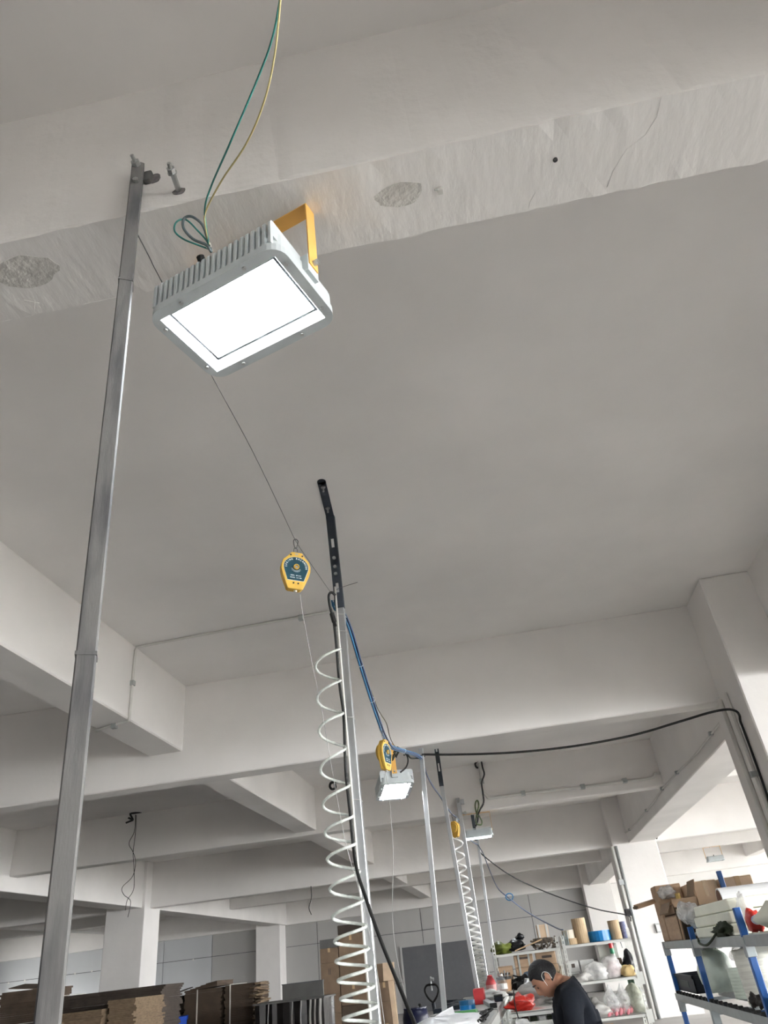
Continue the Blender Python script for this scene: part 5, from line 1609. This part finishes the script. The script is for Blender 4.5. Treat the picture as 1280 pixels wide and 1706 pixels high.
def foam_roll(label, c, r, h, tilt, mt):
    t = thing('foam_roll', label, 'roll', c, 'foam rolls on the roller track')
    ax = Vector(tilt).normalized()
    prof = [(r * .96, 0)]
    n = 9
    for k in range(n):
        prof += [(r, h * (k + .15) / n), (r, h * (k + .85) / n), (r * .985, h * (k + 1) / n)]
    ob('coil', M().lathe(prof, c, 24, ax), mt, t, smooth=True)
    ob('core', M().lathe([(r * .25, h * 1.001), (r * .25, h * 1.006)], c, 14, ax), mat('core_hole', (.35, .34, .3), .8), t)
    return t


foam_roll('shorter pale foam roll standing between the green bag and the big roll', (1.66, 7.05, RZ2 + .02), .115, .20, (0, 0, 1), FOAMG)
foam_roll('big ribbed cream foam roll leaning on the roller track', (1.62, 6.42, RZ2 + .02), .135, .335, (-.02, .03, 1), FOAMW)
bag('film_bag', 'clear bag over the shorter foam roll', (1.78, 7.2, RZ2 + .32), (.12, .18, .10), FILMTHIN, 74, 0, .4)
for k, (y, lab) in enumerate(((6.22, 'dark brown clump at the foot of the big foam roll'), (6.02, 'dark brown clump against the front blue post on the roller track'), (5.72, 'dark clump next to the grey round bag on the roller track'))):
    bag('brown_clump', lab, (1.475, y, RZ2 + .055), (.03, .07, .038), DKBROWN, 75 + k, 0, .4, 'clump', group='clumps on the roller track')
bag('round_bag', 'round grey-white bag at the near end of the roller track', (1.56, 5.45, RZ2 + .14), (.10, .16, .115), mat('grey_white_film', (.50, .53, .57), .3), 81, 0, .08)
for k, (x, y, z) in enumerate(((2.1, 7.0, .12), (2.1, 7.0, .26), (2.05, 6.4, .12))):
    bag('white_pack', ('white film pack low behind the front post', 'white film pack on top of another behind the front post', 'white film pack behind the round bag')[k] + ' of the flow rack', (x, y, RZ2 + z), (.15, .25, .075), WHITEBAG, 85 + k, 0, .2, group='white packs on the flow rack')
t = thing('blue_strip_tray', 'blue-edged white tray above the white packs', 'tray', (2.1, 6.7, RZ2 + .33))
ob('tray', M().box((1.95, 5.9, RZ2 + .335), (2.26, 7.4, RZ2 + .35)), BOXW, t)
ob('blue_edge', M().box((1.94, 5.9, RZ2 + .32), (1.95, 7.4, RZ2 + .37)), mat('periwinkle_edge', (.16, .24, .72), .4), t)
# lowest level
carton('pale grey open box on the lowest level of the flow rack', 1.50, 1.85, 8.2, 9.0, RZ3 + .002, RZ3 + .12, mat('pale_grey_board', (.45, .45, .44), .6), False)
bag('white_pack', 'white film pack on the lowest level of the flow rack', (1.75, 7.0, RZ3 + .12), (.2, .4, .12), WHITEBAG, 91, 0, .2)
bag('dark_pack', 'grey pack on the lowest level at the near end of the flow rack', (1.75, 6.1, RZ3 + .12), (.2, .3, .12), mat('grey_pack', (.25, .27, .30), .5), 93, 0, .2)

# ------------------------------------------------------------------ the person
SKIN = mat('skin', (.36, .185, .12), .5, var=.05, vscale=12, spec=.35)
SHIRT = mat('black_tshirt', (.012, .015, .022), .85, var=.2, vscale=5, bump=.5, bscale=6, spec=.2)
TROUS = mat('dark_trousers', (.02, .022, .03), .85, var=.1, spec=.2)
HAIR = mat('short_black_hair', (.010, .010, .013), .6, var=.3, vscale=60, bump=.5, bscale=90)
SHOE = mat('dark_shoe', (.03, .03, .03), .6)


def skin_mesh(nodes, edges, root, sub=2):
    """tapering limbs grown round a skeleton; returns vertices and faces"""
    me = bpy.data.meshes.new('skeleton')
    names = list(nodes)
    me.from_pydata([nodes[n][0] for n in names], [(names.index(a), names.index(b_)) for a, b_ in edges], [])
    o = bpy.data.objects.new('skeleton', me)
    C.objects.link(o)
    o.modifiers.new('skin', 'SKIN')
    s = o.modifiers.new('sub', 'SUBSURF')
    s.levels = s.render_levels = sub
    for i, n in enumerate(names):
        r = nodes[n][1]
        me.skin_vertices[0].data[i].radius = r if isinstance(r, tuple) else (r, r)
        me.skin_vertices[0].data[i].use_root = n == root
    dg = bpy.context.evaluated_depsgraph_get()
    dg.update()
    ev = o.evaluated_get(dg)
    em = ev.to_mesh()
    vs = [tuple(v.co) for v in em.vertices]
    fs = [tuple(p.vertices) for p in em.polygons]
    ev.to_mesh_clear()
    bpy.data.objects.remove(o)
    return vs, fs


def remesh(o, size, smooth=3):
    r = o.modifiers.new('remesh', 'REMESH')
    r.mode = 'VOXEL'
    r.voxel_size = size
    r.use_smooth_shade = True
    s = o.modifiers.new('smooth', 'SMOOTH')
    s.iterations = smooth
    s.factor = .5


# faces -x, bent forward over the table; its left side is towards the viewer
PX, PY = .0, 6.30
hip = Vector((.285, PY, .88))
chest = Vector((.272, PY, 1.11))
neckb = Vector((.235, PY, 1.245))
head_c = Vector((.108, PY, 1.285))
f_ = Vector((-.68, -.10, -.72)).normalized()
u_ = Vector((-.72, -.06, .69))
u_ = (u_ - f_ * u_.dot(f_)).normalized()
s_ = f_.cross(u_)          # towards one ear

person = thing('person', 'person in a black T-shirt bent over the white table, short dark hair, head down', 'person', (.28, PY, 0))
N = {}
N['pelvis'] = (hip, (.11, .145))
N['waist'] = ((.28, PY, 1.0), (.095, .135))
N['chest'] = (chest, (.10, .155))
N['upper'] = ((.262, PY, 1.175), (.062, .115))
N['neck'] = (neckb + Vector((-.02, 0, .01)), .058)
N['skull'] = (head_c + Vector((.045, 0, -.005)), .055)
E_ = [('pelvis', 'waist'), ('waist', 'chest'), ('chest', 'upper'), ('upper', 'neck'), ('neck', 'skull')]
for sd, sg in (('l', -1), ('r', 1)):
    N[sd + 'sh'] = ((.265, PY + sg * .175, 1.175), .060)
    N[sd + 'el'] = ((.225, PY + sg * .215, .905), .042)
    N[sd + 'wr'] = ((.06, PY + sg * .17, .80 if sg < 0 else .86), .028)
    N[sd + 'pm'] = ((-.015, PY + sg * .155, .775 if sg < 0 else .835), (.036, .017))
    E_ += [('upper', sd + 'sh'), (sd + 'sh', sd + 'el'), (sd + 'el', sd + 'wr'), (sd + 'wr', sd + 'pm')]
    b_ = Vector(N[sd + 'pm'][0])
    for k in range(4):
        L = (.075, .085, .08, .062)[k]
        o_ = Vector((-.012, (-.027 + .018 * k), -.004))
        p1_ = b_ + o_ + Vector((-.55 * L, .003 * (k - 1.5), -.2 * L))
        p2_ = p1_ + Vector((-.30 * L, 0, -.42 * L))
        N[sd + 'f%da' % k] = (b_ + o_, .0095)
        N[sd + 'f%db' % k] = (p1_, .0088)
        N[sd + 'f%dc' % k] = (p2_, .0075)
        E_ += [(sd + 'pm', sd + 'f%da' % k), (sd + 'f%da' % k, sd + 'f%db' % k), (sd + 'f%db' % k, sd + 'f%dc' % k)]
    tb = b_ + Vector((.035, -sg * .026, .0))
    N[sd + 'ta'] = (tb, .011)
    N[sd + 'tb'] = (tb + Vector((-.03, -sg * .022, -.012)), .0095)
    N[sd + 'tc'] = (tb + Vector((-.055, -sg * .024, -.028)), .008)
    E_ += [(sd + 'wr', sd + 'ta'), (sd + 'ta', sd + 'tb'), (sd + 'tb', sd + 'tc')]
    N[sd + 'hip'] = ((.285, PY + sg * .09, .84), .088)
    N[sd + 'kn'] = ((.27, PY + sg * .10, .46), .060)
    N[sd + 'an'] = ((.31, PY + sg * .11, .085), .042)
    N[sd + 'to'] = ((.15, PY + sg * .12, .035), .035)
    E_ += [('pelvis', sd + 'hip'), (sd + 'hip', sd + 'kn'), (sd + 'kn', sd + 'an'), (sd + 'an', sd + 'to')]
vs, fs = skin_mesh(N, E_, 'pelvis', 2)
bm_ = M()
bm_.add(vs, fs)


def head_pt(a, e, grow=1.0):
    """point of the head: a turns from the face round to the back, e is height"""
    d = f_ * (math.cos(e) * math.cos(a)) + s_ * (math.cos(e) * math.sin(a)) + u_ * math.sin(e)
    x, y, z = d.dot(f_), d.dot(s_), d.dot(u_)
    rx, ry, rz = .098, .076, .118
    p = Vector((x * rx, y * ry, z * rz))
    # jaw narrows, chin comes forward
    if z < 0:
        k = min(1, -z / .95)
        p.y *= 1 - .36 * k
        p.x = p.x * (1 - .30 * k) + (.030 * k if x > -.3 else .012 * k)
    if x < 0:
        p.x *= 1.06
    # face relief
    g = lambda ex, ey, w: math.exp(-((a - ex) ** 2 + (e - ey) ** 2) / (w * w))
    p.x += .026 * g(0, -.16, .15) + .012 * g(0, .03, .12)           # nose
    p.x -= .012 * (g(.36, .08, .17) + g(-.36, .08, .17))              # eye sockets
    p.x += .007 * (g(.30, .30, .22) + g(-.30, .30, .22))              # brow
    p.x += .007 * (g(.0, -.47, .16)) - .006 * g(0, -.58, .09) + .010 * g(0, -.78, .2)   # lips, chin
    return head_c + (f_ * p.x + s_ * p.y + u_ * p.z) * grow


rings = []
for j in range(33):
    e = -math.pi / 2 + math.pi * j / 32
    rings.append([head_pt(-math.pi + 2 * math.pi * i / 48, e) for i in range(48)])
bm_.loops(rings)
for sg in (-1, 1):  # ears
    c = head_c + s_ * sg * .074 - f_ * .012 - u_ * .004
    ring = []
    for z, r in ((-.006, .7), (.004, 1.0), (.012, .9)):
        ring.append([c + s_ * sg * z + (-f_ * .35 * z) + f_ * (math.cos(g) * .017 * r) + u_ * (math.sin(g) * .031 * r) for g in [2 * math.pi * k / 14 for k in range(14)]])
    bm_.loops(ring)
body = ob('body', bm_, SKIN, person, smooth=True)
remesh(body, .0075, 2)

# hair: shell over crown, sides and nape
hr = M()
vs, fs = [], []
na, ne = 40, 18
for layer, gr in ((0, 1.0), (1, 1.075)):
    for j in range(ne + 1):
        for i in range(na):
            a = -math.pi + 2 * math.pi * i / na
            ab = abs(a)
            low = .62 if ab < .75 else (.62 - (ab - .75) * 1.0 if ab < 1.25 else (.02 if ab < 1.75 else -.42))
            e = low + (math.pi / 2 - low) * j / ne
            k = gr if j > 0 else 1.0
            vs.append(head_pt(a, e, k + (.012 * noise.noise(Vector((a * 5, e * 5, 1))) if layer else 0)))
n1 = (ne + 1) * na
for layer in (0, 1):
    for j in range(ne):
        for i in range(na):
            i2 = (i + 1) % na
            q = [layer * n1 + j * na + i, layer * n1 + j * na + i2, layer * n1 + (j + 1) * na + i2, layer * n1 + (j + 1) * na + i]
            fs.append(tuple(q))
hr.add(vs, fs)
ob('hair', hr, HAIR, person, smooth=True)
for sg in (-1, 1):
    ey = M()
    c = head_pt(sg * .36, .08) - f_ * .004
    ey.lathe([(.001, -.011), (.008, -.008), (.011, 0), (.008, .008), (.001, .011)], c, 10, tuple(f_))
    ob('eye', ey, mat('eye_dark', (.05, .035, .03), .2), person, smooth=True)
    bw = M()
    bw.tube([head_pt(sg * (.14 + .11 * k), .30 + .03 * math.sin(k), 1.012) for k in range(5)], [.003, .0045, .005, .004, .002], 5)
    ob('eyebrow', bw, HAIR, person, smooth=True)
lp = M()
lp.tube([head_pt(-.26 + .13 * k, -.50, 1.004) for k in range(5)], [.002, .0045, .005, .0045, .002], 5)
ob('lips', lp, mat('lip', (.30, .12, .09), .5), person, smooth=True)
# white loop behind the ear (mask strap)
mk = M()
sgn = 1 if s_.y < 0 else -1
c = head_c + s_ * sgn * .083
mk.tube(spl([c + f_ * .035 - u_ * .03, c + f_ * .015 + u_ * .028, c - f_ * .016 + u_ * .036, c - f_ * .034 + u_ * .005, c - f_ * .022 - u_ * .034], 5), .0018, 5)
ob('ear_loop', mk, TIE, person, smooth=True)

# T-shirt
S = {}
S['hem'] = ((.285, PY, .83), (.125, .17))
S['waist'] = ((.28, PY, 1.0), (.118, .165))
S['chest'] = (chest + Vector((.004, 0, 0)), (.122, .182))
S['upper'] = ((.262, PY, 1.19), (.112, .168))
S['collar'] = (neckb + Vector((.0, 0, .0)), .098)
SE = [('hem', 'waist'), ('waist', 'chest'), ('chest', 'upper'), ('upper', 'collar')]
for sd, sg in (('l', -1), ('r', 1)):
    S[sd + 'sh'] = ((.266, PY + sg * .178, 1.172), .084)
    S[sd + 'sl'] = ((.244, PY + sg * .208, 1.02), .074)
    S[sd + 'cf'] = ((.238, PY + sg * .214, .975), .070)
    SE += [('upper', sd + 'sh'), (sd + 'sh', sd + 'sl'), (sd + 'sl', sd + 'cf')]
vs, fs = skin_mesh(S, SE, 'chest', 2)
sh = ob('tshirt', M().add(vs, fs), SHIRT, person, smooth=True)
remesh(sh, .010, 3)
ob('chest_logo', M().obox((.152, PY - .09, 1.08), (.012, .03, .02), (0, .2, -.5)), mat('teal_print', (.05, .3, .25), .7), person)
T = {'p': (hip, (.118, .158)), 'q': ((.283, PY, .95), (.108, .150))}
TE = [('q', 'p')]
for sd, sg in (('l', -1), ('r', 1)):
    T[sd + 'h'] = ((.285, PY + sg * .092, .82), .102)
    T[sd + 'k'] = ((.27, PY + sg * .10, .46), .078)
    T[sd + 'a'] = ((.305, PY + sg * .11, .11), .068)
    TE += [('p', sd + 'h'), (sd + 'h', sd + 'k'), (sd + 'k', sd + 'a')]
vs, fs = skin_mesh(T, TE, 'p', 2)
tr_ = ob('trousers', M().add(vs, fs), TROUS, person, smooth=True)
remesh(tr_, .012, 3)
for sg in (-1, 1):
    so = M()
    rings = []
    for x, w, h in ((.39, .030, .07), (.35, .042, .10), (.29, .044, .085), (.21, .050, .065), (.15, .046, .05), (.11, .030, .035)):
        rings.append([Vector((x, PY + sg * .115 + w * math.cos(g), max(0.0, h * .5 + h * .5 * math.sin(g)))) for g in [2 * math.pi * k / 12 for k in range(12)]])
    so.loops(rings)
    ob('shoe', so, SHOE, person, smooth=True)
